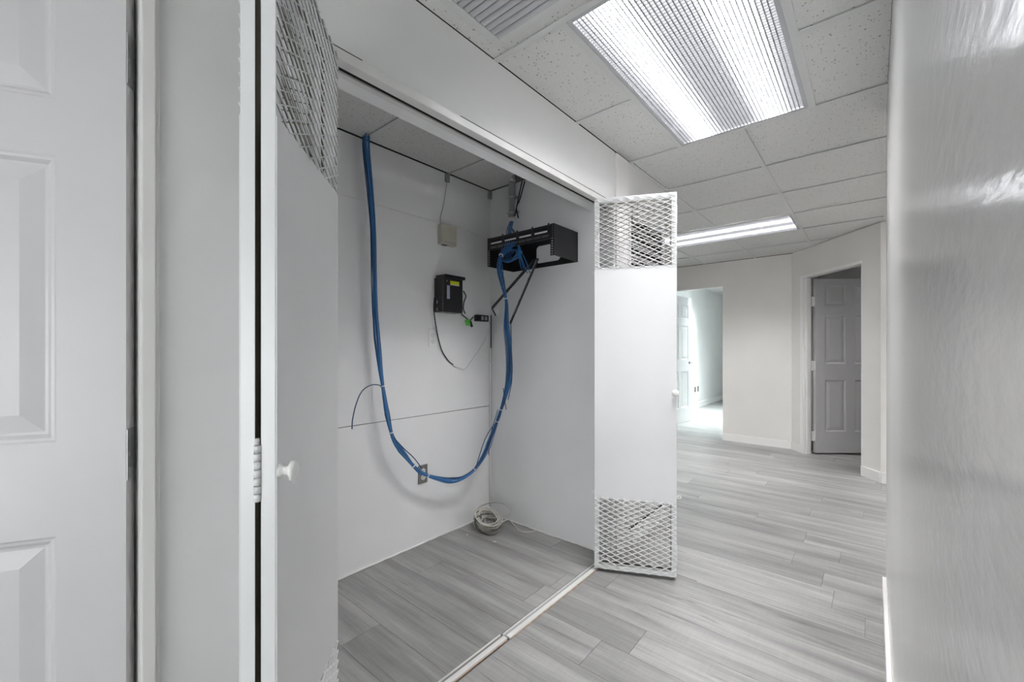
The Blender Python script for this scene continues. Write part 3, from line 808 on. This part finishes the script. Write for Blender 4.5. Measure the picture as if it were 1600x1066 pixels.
# the leaf frame has its face on -y: put x along ld when the face looks the right way
angL = math.atan2(ld.y, ld.x)
yax = Vector((-math.sin(angL), math.cos(angL), 0))
flipL = yax.dot(ln) < 0
def place_leaf(parent, start, end, away, **kw):
    d = (end - start).normalized(); ang = math.atan2(d.y, d.x); ya = Vector((-math.sin(ang), math.cos(ang), 0)); w = (end - start).length
    if ya.dot(away) < 0:
        start, end = end, start; ang += math.pi
        if kw.get('knob_at') is not None: kw['knob_at'] = w - kw['knob_at']
        kw['tabs'] = [(w - x, z, -s) for x, z, s in kw.get('tabs', ())]
    return bifold_leaf(parent, w, local(parent, start), ang, **kw)
place_leaf(bl, JN, FE, ln, knob_at=.013, tabs=((wL, 1.625, 1), (wL, .462, 1)))
JN2 = JN + ln * .063 + ld * .003; FE2 = FE + ln * .061
place_leaf(bl, JN2, FE2, -ln)
hc = JN + ln * .0315 - ld * .001
leaf_hinges(bl, local(bl, hc)[:2], (1.925, .985, .12), angL - math.pi / 2)

# right bifold
JR = Vector((-.778, 2.236, 0)); FR = Vector((-1.157, 2.047, 0))
rd = (JR - FR).normalized(); rn = Vector((-rd.y, rd.x, 0))
br = empty('door_5', (-1.157, 2.1, 0)); tag(br, 'white metal folding closet door swung out into the corridor', 'door', kind='structure')
wR = (JR - FR).length
place_leaf(br, FR, JR, rn, knob_at=wR - .010, tabs=((0, 1.63, -1), (0, .425, -1)), tab_len=.0165)
place_leaf(br, FR + rn * .072, JR + rn * .068, -rn, tabs=((wR, .425, 1),))
leaf_hinges(br, local(br, JR + rn * .034)[:2], (1.925, .985, .12), math.atan2(rd.y, rd.x) + math.pi / 2)

# ------------------------------------------------------------------ closet door tracks
tk = empty('door_track', (XW, 1.4, HEAD)); tag(tk, 'white folding door track under the closet header', 'door track', 'closet door tracks')
y0, y1 = JY - 1.4, YR - 1.4
boxes('front_lip', 'aluminium', [(-.032, .004, y0, y1, -.012, .018)], tk, .0015)
boxes('channel', 'aluminium', [(-.075, -.055, y0, y1, -.010, 0)], tk)
boxes('slot', 'dark', [(-.055, -.032, y0, y1, -.004, -.001)], tk)
boxes('soffit_board', 'board', [(-.135, -.075, y0, y1, -.008, 0)], tk)
seam = boxes('seam', 'groove', [(.0005, .0042, y0 + .0, .66 - 1.4, .0182, .0205), (.0005, .0042, 1.05 - 1.4, y1, .0182, .0205)], tk)
bt = empty('floor_track', (XW, 1.4, 0)); tag(bt, 'long white floor track running up to the open closet door', 'door track', 'closet floor tracks')
def ftrack(par, ya, yb, wob):
    boxes('front_rail', 'aluminium', [(-.026, -.004, ya, yb, 0, .009 + wob)], par, .0015)
    boxes('channel', 'steel_dark' if wob else 'grey_pipe', [(-.040, -.026, ya, yb, -.004, .002)], par)
    boxes('rear_rail', 'aluminium', [(-.046, -.040, ya, yb, 0, .0075)], par, .001)
    bm = bmesh.new(); n = 60
    pts = [Vector((-.0035 + random.uniform(-.001, .001), ya + (yb - ya) * k / n, .001)) for k in range(n + 1)]
    tube(bm, pts, [random.uniform(.0008, .0026) for _ in pts], 5); make('glue_line', bm, 'rust', par)
ftrack(bt, 1.335 - 1.4, 2.23 - 1.4, 0)
bt2 = empty('floor_track', (XW - .006, .9, 0)); tag(bt2, 'near piece of white floor track with a dark rear gap', 'door track', 'closet floor tracks')
ftrack(bt2, JY - .9, 1.325 - .9, .002)

# ------------------------------------------------------------------ network gear
RX0, RX1, RY0, RY1, RZ0, RZ1 = -1.917, -1.389, 2.0, YR, 1.752, 1.936
rk = empty('network_rack', ((RX0 + RX1) / 2, RY1, RZ0)); tag(rk, 'black wall-mounted network bracket with patch panel in the closet corner', 'network rack')
L_ = rk.location
def rb(name, mat, lst, par=rk, bev=.0012): return boxes(name, mat, [(a - L_.x, b_ - L_.x, c_ - L_.y, d_ - L_.y, e_ - L_.z, f_ - L_.z) for a, b_, c_, d_, e_, f_ in lst], par, bev)
rb('side_plate', 'black', [(RX1 - .003, RX1, RY0, RY1, RZ0, RZ1)])
rb('side_plate', 'black', [(RX0, RX0 + .003, RY0, RY1, RZ0, RZ1)])
def flange(x0, x1):
    fo = rb('front_flange', 'black', [(x0, x1, RY0 - .003, RY0, RZ0, RZ1)])
    bm = bmesh.new(); xc = (x0 + x1) / 2 - L_.x
    for k in range(12):
        z = .010 + k * .0149
        box(bm, xc - .0045, xc + .0045, RY0 - .0034 - L_.y, RY0 - .0031 - L_.y, z - .0032, z + .0032)
    make('square_hole', bm, 'grey_print', fo)['kind'] = 'stuff'
flange(RX1 - .026, RX1); flange(RX0, RX0 + .026)
# back plate with rounded cut-out
bm = bmesh.new()
W_, H_ = RX1 - RX0, RZ1 - RZ0
hx0, hx1, hz0, hz1, rr = .207, .40, .030, .145, .025
outer = [(0, 0), (W_, 0), (W_, H_), (0, H_)]
hole = []
for cx, cz, a0 in ((hx1 - rr, hz0 + rr, -90), (hx1 - rr, hz1 - rr, 0), (hx0 + rr, hz1 - rr, 90), (hx0 + rr, hz0 + rr, 180)):
    for k in range(7):
        t = math.radians(a0 + 15 * k); hole.append((cx + rr * math.cos(t), cz + rr * math.sin(t)))
S = []
for yy in (-.004, -.0005):
    ov = [bm.verts.new((x - W_ / 2, yy, z)) for x, z in outer]; hv = [bm.verts.new((x - W_ / 2, yy, z)) for x, z in hole]
    bmesh.ops.triangle_fill(bm, edges=[bm.edges.new((q[i], q[(i + 1) % len(q)])) for q in (ov, hv) for i in range(len(q))], use_beauty=True); S.append((ov, hv))
for q in (0, 1):
    A, B = S[0][q], S[1][q]
    for i in range(len(A)): bm.faces.new((A[i], A[(i + 1) % len(A)], B[(i + 1) % len(A)], B[i]))
make('back_plate', bm, 'black', rk)
pp = rb('patch_panel', 'black_plastic', [(RX0 + .01, RX1 - .01, RY0 - .008, RY0 - .0035, RZ1 - .084, RZ1 - .004), (RX0 + .03, RX1 - .03, RY0, RY0 + .025, RZ1 - .08, RZ1 - .006)])
for k in range(4):
    xa = RX0 + .032 + k * .118
    if k == 3: xa += 0
    rb('label_strip', 'white_print', [(xa + .006, xa + .098, RY0 - .0088, RY0 - .008, RZ1 - .046, RZ1 - .037)], pp, 0)
bm = bmesh.new()
for row, z in enumerate((RZ1 - .066, RZ1 - .073)):
    for k in range(48):
        xx = RX0 + .034 + (k // 6) * .0585 + (k % 6) * .0088 - L_.x
        box(bm, xx, xx + .0055, RY0 - .0086 - L_.y, RY0 - .008 - L_.y, z - L_.z, z + .004 - L_.z)
o = make('port_row', bm, 'steel_dark', pp); o['kind'] = 'stuff'
bm = bmesh.new()
for k in range(24):
    xx = RX0 + .036 + (k // 6) * .118 + (k % 6) * .0158 - L_.x
    box(bm, xx, xx + .011, RY0 - .0082 - L_.y, RY0 - .0079 - L_.y, RZ1 - .030 - L_.z, RZ1 - .018 - L_.z)
o = make('port_opening', bm, 'dark', pp); o['kind'] = 'stuff'
for k in range(4):
    xx = RX0 + .14 + k * .118
    rb('screw_post', 'black_plastic', [(xx - .004, xx + .004, RY0 - .012, RY0 - .006, RZ1 - .012, RZ1 + .004)], pp, .001)
# loose rails hanging from the rack
def rail(p, q, wid, thk, label, hook=None, stripe=True):
    p, q = Vector(p), Vector(q); t = empty('rack_rail', p); d = (q - p); L = d.length; d.normalize()
    side = d.cross(Vector((0.55, .83, 0))).normalized(); nrm = side.cross(d).normalized()
    M = Matrix((side, nrm, d)).transposed()
    def part(name, mat, lst, bev=.0006):
        bm = bmesh.new()
        for b_ in lst: box(bm, *b_, bev)
        for v in bm.verts: v.co = M @ v.co
        return make(name, bm, mat, t)
    body = part('rail_body', 'black', [(-wid / 2, wid / 2, -.001, .001, 0, L), (-wid / 2, -wid / 2 + .002, -.001, thk, 0, L)])
    nrm_cam = 1 if nrm.dot(-p) > 0 else -1
    n = int(L / .016); ys_ = (.0011, .0014) if nrm_cam > 0 else (-.0014, -.0011)
    hl = part('slot_hole', 'grey_print', [(-.002, .0025, ys_[0], ys_[1], .012 + k * .016, .018 + k * .016) for k in range(n - 1)], 0); hl['kind'] = 'stuff'
    if stripe: part('painted_highlight', 'grey_print', [(-wid / 2, -wid / 2 + .008, ys_[0], ys_[1] + .0002, L * a, L * b_) for a, b_ in ((.02, .28), (.33, .62), (.66, .86))], 0)  # highlight along the rail put in as flat grey strips
    if hook:
        h = Vector(hook) - p; bm = bmesh.new(); tube(bm, [q - p, h], .0045, 6); make('hook', bm, 'black', t)
    tag(t, label, 'rack rail', 'loose rack rails'); return t
rail(on_y(834, 407, 2.03), on_y(768.5, 482, 2.10), .026, .012, 'loose black rail leaning towards the closet corner under the rack', on_y(774.5, 493, 2.08), False)
rail(on_y(840, 405, 2.01), on_y(797, 506, 2.07), .032, .014, 'loose black rail with painted edge highlight hanging below the rack cut-out')

# conduit above the rack
cd_ = empty('conduit', (-1.905, YR - .03, 2.36)); tag(cd_, 'grey conduit stub clamped to the closet wall above the rack', 'conduit')
bm = bmesh.new(); tube(bm, [(0, 0, .08), (0, 0, -.235)], .021, 16); make('pipe', bm, 'grey_pipe', cd_)
for z in (-.095, -.20):
    bm = bmesh.new(); tube(bm, [(0, 0, z - .008), (0, 0, z + .008)], .0235, 16); box(bm, -.048, .048, .024, .029, z - .008, z + .008); tube(bm, [(-.036, .026, z), (-.036, -.006, z)], .0045, 8); make('clamp', bm, 'steel', cd_)
bm = bmesh.new(); tube(bm, [(0, 0, -.235), (0, 0, -.262)], .0195, 14); make('bushing', bm, 'white_plastic', cd_)

# blue cable bundle: one strand after the other around a common path
path = [(571, 205, -2.075), (572, 235, -2.070), (579, 300, -2.062), (584, 360, -2.058), (586, 430, -2.055), (588, 490, -2.052), (592, 545, -2.050), (597, 595, -2.045), (607, 655, -2.035), (616, 688, -2.03), (634, 713, -2.025), (656, 737, -2.02), (685, 748, -2.01), (712, 751, -2.0), (738, 737, -1.99), (756, 712, -1.975), (768, 682, -1.955), (778, 655, -1.935), (789, 620, -1.90), (796, 585, -1.87), (796, 545, -1.845), (792, 505, -1.815), (791, 470, -1.79), (785, 445, -1.775), (778.5, 418, -1.765), (784, 396, -1.775), (793, 376, -1.815), (800, 360, -1.862), (802.5, 345, -1.888)]
P3 = [on_x(*p) for p in path]
P3[0] = on_z(571, 213, CEIL) - Vector((0, 0, .003)); 
P3[-1] = Vector((-1.905, YR - .03, 2.10)); P3.append(Vector((-1.905, YR - .03, 2.20)))
P3[-3] = Vector((-1.893, 2.185, 2.03))
bc = empty('cable_bundle', P3[13]); tag(bc, 'thick bundle of blue network cables hanging in a loop across the closet', 'cable bundle')
ctr = catmull(P3, 7)
ties = [0.0]
nC = len(ctr)
tie_px = [(597, 602), (612, 677), (648, 726), (669, 740), (741, 734), (776, 657), (783, 640), (789, 465), (787, 399)]
def nearest(px, py):
    best, bi = 1e9, 0
    for i, p in enumerate(ctr):
        d = p - Vector((0, 0, CAM_H)); dep = d.dot(FWD); x = 800 + FPX * d.dot(RGT) / dep; y = HORIZON - FPX * d.z / dep
        e_ = (x - px) ** 2 + (y - py) ** 2
        if e_ < best: best, bi = e_, i
    return bi
tie_i = sorted(nearest(*t) for t in tie_px)
def squeeze(i):
    d = min(abs(i - t) for t in tie_i); return min(1.12, .50 + d * .06)
rnd = random.Random(4)
nst = 18
for s in range(nst):
    a0 = rnd.uniform(0, 6.28); rad = .0165 * math.sqrt(rnd.uniform(.05, 1)); tw = rnd.uniform(-.035, .035)
    ph = rnd.uniform(0, 6.28)
    pts = []
    for i, p in enumerate(ctr):
        d = (ctr[min(i + 1, nC - 1)] - ctr[max(i - 1, 0)]).normalized()
        a = d.cross(Vector((.76, .65, .1))).normalized(); bb_ = d.cross(a)
        k = squeeze(i); loose = 1 + .5 * math.sin(i * .09 + ph) * (k - .55) * 2
        ang = a0 + tw * i
        pts.append(p + (a * math.cos(ang) + bb_ * math.sin(ang)) * rad * k * loose * (1 if i < nC - 16 else max(.55, 1 - (i - nC + 16) * .06)))
    bm = bmesh.new(); tube(bm, [q - bc.location for q in pts], .0029, 7); make('cable_strand', bm, ('blue', 'navy', 'sky', 'blue', 'blue', 'navy')[s % 6], bc)
for t in tie_i:
    d = (ctr[t + 1] - ctr[t - 1]).normalized()
    bm = bmesh.new(); tube(bm, [ctr[t] - d * .0022 - bc.location, ctr[t] + d * .0022 - bc.location], .0145, 14); make('cable_tie', bm, 'tie', bc)
# stray strand end on the left, strays by the outlet and on the right rise
def stray(lst, mat='navy', r=.0028): tube_obj('loose_strand', mat, [on_x(*p) - bc.location for p in lst], r, bc)
stray([(597, 606, -2.045), (592, 602, -2.03), (580, 602, -2.00), (566, 611, -1.985), (557, 630, -1.975), (551, 655, -1.97), (550, 671, -1.97)])
stray([(616, 685, -2.02), (632, 702, -2.01), (646, 715, -2.005), (660, 733, -2.0)])
stray([(772, 663, -1.94), (760, 682, -1.95), (752, 703, -1.965), (744, 729, -1.975)])
stray([(798, 500, -1.80), (799, 540, -1.82), (800, 590, -1.85), (794, 625, -1.88)])
stray([(781, 400, -1.76), (786, 425, -1.76), (785, 450, -1.765)], 'blue')
stray([(791, 640, -1.9), (788, 622, -1.885), (786.5, 607, -1.885)])
stray([(778, 640, -1.92), (764, 690, -1.95), (764, 711, -2.0)])
# strands that fan out of the bundle into the patch panel and loops behind it
for k in range(5):
    c0 = Vector((-1.79 + .006 * k, 2.06 + .012 * k, 1.815 + .004 * k)); rr_ = .052 - .004 * k
    pts = [c0 + Vector((math.cos(t) * rr_ * 1.2, .012 * math.sin(3 * t), math.sin(t) * rr_ * .75)) for t in [2 * math.pi * q / 14 for q in range(15)]]
    tube_obj('loose_strand', 'blue', [q - bc.location for q in pts], .0034, bc)
for a_, b_, c_, d_ in ((809, 811, 812, 815), (810, 813, 817, 824), (811, 816, 822, 828), (809.5, 812, 815, 819)):
    tube_obj('loose_strand', 'blue', [q - bc.location for q in (on_y(a_, 383, 2.02), on_y(b_, 397, 2.02), on_y(c_, 409, 2.025), on_y(d_, 421 if d_ < 820 else 427, 2.03))], .0027, bc)
for k in range(6):
    pa = Vector((-1.90 + .004 * k, 2.18, 2.055)); pb = on_y(795 + 2.4 * k, 365 + (k % 3), 2.05); pc = on_y(790 + 3.0 * k, 380, 1.985); pd = on_y(786 + .6 * k, 398, 1.945)
    tube_obj('loose_strand', 'blue', [q - bc.location for q in (pa, pb, pc, pd)], .0029, bc)

# black leads beside the conduit
for k, (lab, pts) in enumerate((('thin black lead dropping from the ceiling hole beside the conduit', [on_y(816, 283, 2.2), on_y(811, 305, 2.2), on_y(806, 330, 2.21), on_y(804, 338, 2.21)]), ('second black lead crossing in front of the conduit', [on_y(820, 283, 2.19), on_y(812, 312, 2.19), on_y(807, 325, 2.195), on_y(810, 341, 2.2)]))):
    tag(tube_obj('black_lead', 'black_plastic', pts, .0042, None), lab, 'cable', 'leads by the conduit')

# modem on the back wall
md = empty('modem', (XB, 1.731, 1.447)); tag(md, 'black ventilated modem with yellow label on the closet back wall', 'modem')
DM, WM, HM = .085, .172, .232
body = bx('case', 'black_plastic', 0.001, DM, 0, WM, 0, HM - .012, md, .006)
bx('top_cap', 'black_plastic', .004, DM + .012, .012, WM + .012, HM - .014, HM + .006, md, .003)
bm = bmesh.new()
for c0, n in ((.025, 4), (.075, 5), (.125, 4)):
    for k in range(n): box(bm, DM, DM + .0012, c0 - .018, c0 + .018, .012 + k * .015, .020 + k * .015)
for k in range(5): box(bm, DM, DM + .0012, .125, .160, .095 + k * .017, .106 + k * .017)
make('vent_rib', bm, 'black', body)['kind'] = 'stuff'
bx('yellow_label', 'yellow', DM + .0005, DM + .0015, .062, .138, HM - .052, HM - .030, md)
bx('white_label', 'white_print', DM + .0005, DM + .0015, .062, .138, HM - .058, HM - .052, md)
bx('blue_label', 'lilac', DM + .0005, DM + .0015, .034, .058, .085, .170, md)
bx('status_light', 'brass', DM + .0005, DM + .002, .030, .040, HM - .038, HM - .03, md)
bx('brass_fitting', 'brass', .02, .05, .015, .045, HM - .012, HM + .002, md, .003)
for z in (.008, .055): bx('jack', 'white_print', .03, .034, -.0012, .0, z, z + .02, md)
# adapter
ad = empty('power_adapter', (XB, 2.086, 1.408)); tag(ad, 'small black power adapter with white labels by the closet corner', 'power adapter')
bx('case', 'black_plastic', .001, .04, 0, .112, .0, .046, ad, .006)
for y in (.034, .070): bx('label', 'grey_print', .0401, .041, y, y + .024, .009, .036, ad)
tag(tube_obj('black_lead', 'black_plastic', [on_x(724, 455, -2.07), on_x(728, 463, -2.075), on_x(725, 472, -2.085), on_x(724, 483, -2.09), on_x(727, 490, -2.1)], .0040), 'black lead hanging from the right side of the modem', 'cable', 'leads by the modem')
tag(tube_obj('black_lead', 'black_plastic', [on_x(721, 491, -2.08), on_x(727, 496, -2.09), on_x(734, 500, -2.1), on_x(740, 495, -2.115)], .0040), 'black lead joining the modem to the power adapter', 'cable', 'leads by the modem')
gt = empty('green_tag', on_x(731.5, 504, -2.09)); tag(gt, 'bright green terminal tag hanging under the modem lead', 'tag')
bm = bmesh.new(); box(bm, -.004, .006, -.020, .018, -.022, .022, .003); box(bm, -.003, .005, -.030, -.016, .0, .014, .002); make('terminal', bm, 'green', gt)
bm = bmesh.new(); tube(bm, [(0, .016, .012), (.002, .034, -.028)], .009, 8); make('plug', bm, 'black_plastic', gt)
tag(tube_obj('black_lead', 'black_plastic', [on_x(679, 465, -2.10), on_x(678, 485, -2.10), on_x(680.5, 505, -2.11), on_x(684, 525, -2.12), on_x(690, 547, -2.125), on_x(700, 563, -2.128), on_x(708, 570, -2.129)], .0036), 'black lead looping down from the modem to the white lead', 'cable', 'leads by the modem')
tag(tube_obj('white_lead', 'white_plastic', [on_x(710, 572.5, -2.128), on_x(716, 574.5, -2.128), on_x(726, 577, -2.128), on_x(735, 566, -2.128), on_x(748, 548, -2.128), on_x(759, 530, -2.126), on_x(763.5, 512, -2.12)], .0036), 'white painted lead sagging on the wall below the power adapter', 'cable')
tag(tube_obj('corner_cable', 'trim', [Vector((XB + .007, YR - .009, z)) for z in (.06, .3, .6, .9, 1.1, 1.3, 1.42)], .0065), 'white painted cable running up the closet corner', 'cable')
tag(tube_obj('black_lead', 'black_plastic', [Vector((XB + .018, YR - .012, z)) for z in (1.22, 1.3, 1.38, 1.43, 1.46)], .004), 'short black lead in the closet corner beside the adapter', 'cable', 'leads by the modem')

# beige junction box and its lead
jb = empty('junction_box', (XB, 1.762, 1.889)); tag(jb, 'beige plastic junction box on the closet back wall', 'junction box')
bx('case', 'beige', .001, .036, 0, .130, 0, .130, jb, .004)
bx('cover', 'beige', .036, .041, .004, .128, .012, .128, jb, .002)
bx('clip', 'black_plastic', .008, .030, .02, .055, -.004, .001, jb, .001)
bx('label', 'grey_print', .0411, .0418, .02, .11, .014, .022, jb)
tag(tube_obj('thin_lead', 'grey_pipe', [on_x(698, 272, -2.125), on_x(697.5, 290, -2.125), on_x(693, 320, -2.122), on_x(688.5, 338, -2.12), on_x(688, 350, -2.115)], .0022), 'thin grey lead from the ceiling to the beige box', 'cable')
for px, lab in ((699, 'small grey bracket under the ceiling above the beige box'), (765.5, 'small grey bracket in the upper closet corner')):
    p = on_x(px, 272 if px < 750 else 303, XB + .008)
    bm = bmesh.new(); box(bm, p.x - .007, p.x + .010, p.y - .018, p.y + .014, CEIL - .055, CEIL - .002, .002); box(bm, p.x + .01, p.x + .016, p.y - .006, p.y + .006, CEIL - .035, CEIL - .002, .001)
    tag(make('wall_bracket', bm, 'grey_pipe'), lab, 'bracket', 'ceiling edge brackets')

# outlets
def outlet(name, loc, plate, recept, label, rz=0.0, partial=False):
    t = empty(name, loc, rz); tag(t, label, 'outlet', 'wall outlets')
    pl = bx('cover_plate', plate, .0005, .006, -.035, .035, -.057, .057, t, .0015)
    for z in (-.020, .020):
        bm = bmesh.new(); lathe(bm, [(0, .0165), (.003, .0165), (.0035, .015), (.0036, 0)], (.006, 0, z), (1, 0, 0), 18); r = make('receptacle', bm, recept, t)
        boxes('slot', 'groove', [(.0096, .0100, -.0075, -.0055, z, z + .009), (.0096, .0100, .0055, .0075, z, z + .008), (.0096, .0100, -.002, .002, z - .009, z - .005)], r)
    bm = bmesh.new(); lathe(bm, [(0, .003), (.0012, .003), (.0014, 0)], (.006, 0, 0), (1, 0, 0), 10); make('screw', bm, 'steel', t)
    return t
outlet('wall_outlet', (XB, 1.722, 1.284), 'board', 'board', 'white painted-over outlet left of the hanging black lead')
outlet('wall_outlet', (XB, 1.640, .434), 'steel_dark', 'white_plastic', 'metal outlet plate low on the closet back wall behind the blue cables')
for px in (1086, 1090.5):
    q = on_x(px, 602, XFR); outlet('wall_outlet', (XFR, q.y, .385), 'steel_dark', 'groove' if px < 1088 else 'steel_dark', 'dark outlet plate on the bright room wall nearer the open door' if px < 1088 else 'dark data plate on the bright room wall farther from the open door', 0)

# coil of cable on the closet floor
cc = on_z(757, 826, 0.0); cc = Vector((-1.965, 2.055, 0))
cl = empty('cable_coil', cc); tag(cl, 'tangled coil of ivory and taupe cable on the closet floor corner', 'cable coil')
rnd = random.Random(12)
lean = Matrix.Rotation(math.radians(22), 3, Vector((.76, .65, 0)))
for k in range(21):
    r0 = rnd.uniform(.062, .090); z0 = .012 + k * .0040; ph = rnd.uniform(0, 6.28); n_ = 13
    wob = [rnd.uniform(-.006, .006) for _ in range(n_)]; tx, ty = rnd.uniform(-.16, .16), rnd.uniform(-.16, .16)
    off = Vector((rnd.uniform(-.010, .010), rnd.uniform(-.010, .010), 0)); pts = []
    for q in range(n_ + 2):
        t = ph + 2 * math.pi * q / n_; w_ = wob[q % n_]
        v = Vector(((r0 + w_) * math.cos(t) * 1.08, (r0 + w_) * math.sin(t) * .86, 0)); v.z = z0 + tx * v.x + ty * v.y + w_ * .5
        v = lean @ v + off; v.z = max(.0052, v.z + .016); pts.append(v)
    tube_obj('loop', 'taupe' if k in (1, 4, 7, 10, 15) else 'ivory', pts, .0040, cl, 4, 7)
for k in range(4):       # wrapped turns that bind the coil
    a = 3.3 + k * .55; rad = Vector((math.cos(a), math.sin(a), 0)); c_ = rad * .076 + Vector((0, 0, .064))
    pts = [c_ + rad * (.024 * math.cos(t)) + Vector((0, 0, .044 * math.sin(t))) + Vector((-rad.y, rad.x, 0)) * (.010 * t / 3) for t in [2 * math.pi * q / 9 for q in range(10)]]
    tube_obj('loop', 'ivory' if k % 2 else 'taupe', pts, .0040, cl, 4, 7)
def pxl(px, py, Y): return on_y(px, py, Y) - cc
tube_obj('loop', 'ivory', [pxl(742, 800, 2.10), pxl(752, 791, 2.14), pxl(770, 785, 2.16), pxl(786, 787, 2.17), pxl(797, 795, 2.17), pxl(796, 802, 2.15), pxl(783, 807, 2.10), pxl(770, 810, 2.06)], .0042, cl, 6, 7)
tube_obj('loop', 'ivory', [Vector((.05, -.02, .03)), on_z(791, 813, .03) - cc, on_z(798, 815, .008) - cc, on_z(806, 824, .0045) - cc, on_z(815, 831, .0045) - cc, on_z(828, 831.5, .0045) - cc, on_z(841, 829, .0045) - cc], .0042, cl, 6, 7)
tube_obj('loop', 'taupe', [on_z(749, 823, .0045) - cc, on_z(753, 830, .0045) - cc, on_z(764, 833.5, .0045) - cc, on_z(775, 829, .0045) - cc, on_z(781, 822, .006) - cc], .004, cl, 6, 7)

# scraps on the closet floor
for k, (px, py, lab) in enumerate(((773, 847, 'white paper scrap on the closet floor near the cable coil'), (851, 1021 - 70, 'white scrap beside the floor track'), (730, 836, 'tiny white crumb on the closet floor'))):
    p = on_z(px, py, 0); bm = bmesh.new(); rnd = random.Random(k)
    prism(bm, [(math.cos(a) * rnd.uniform(.004, .010) * (1.6 if k == 0 else .8), math.sin(a) * rnd.uniform(.003, .006)) for a in [2 * math.pi * q / 7 for q in range(7)]], 0.0002, .002)
    o = make('floor_scrap', bm, 'white_print'); o.location = p; o.rotation_euler = (0, 0, .7); tag(o, lab, 'scrap', 'scraps on the closet floor')
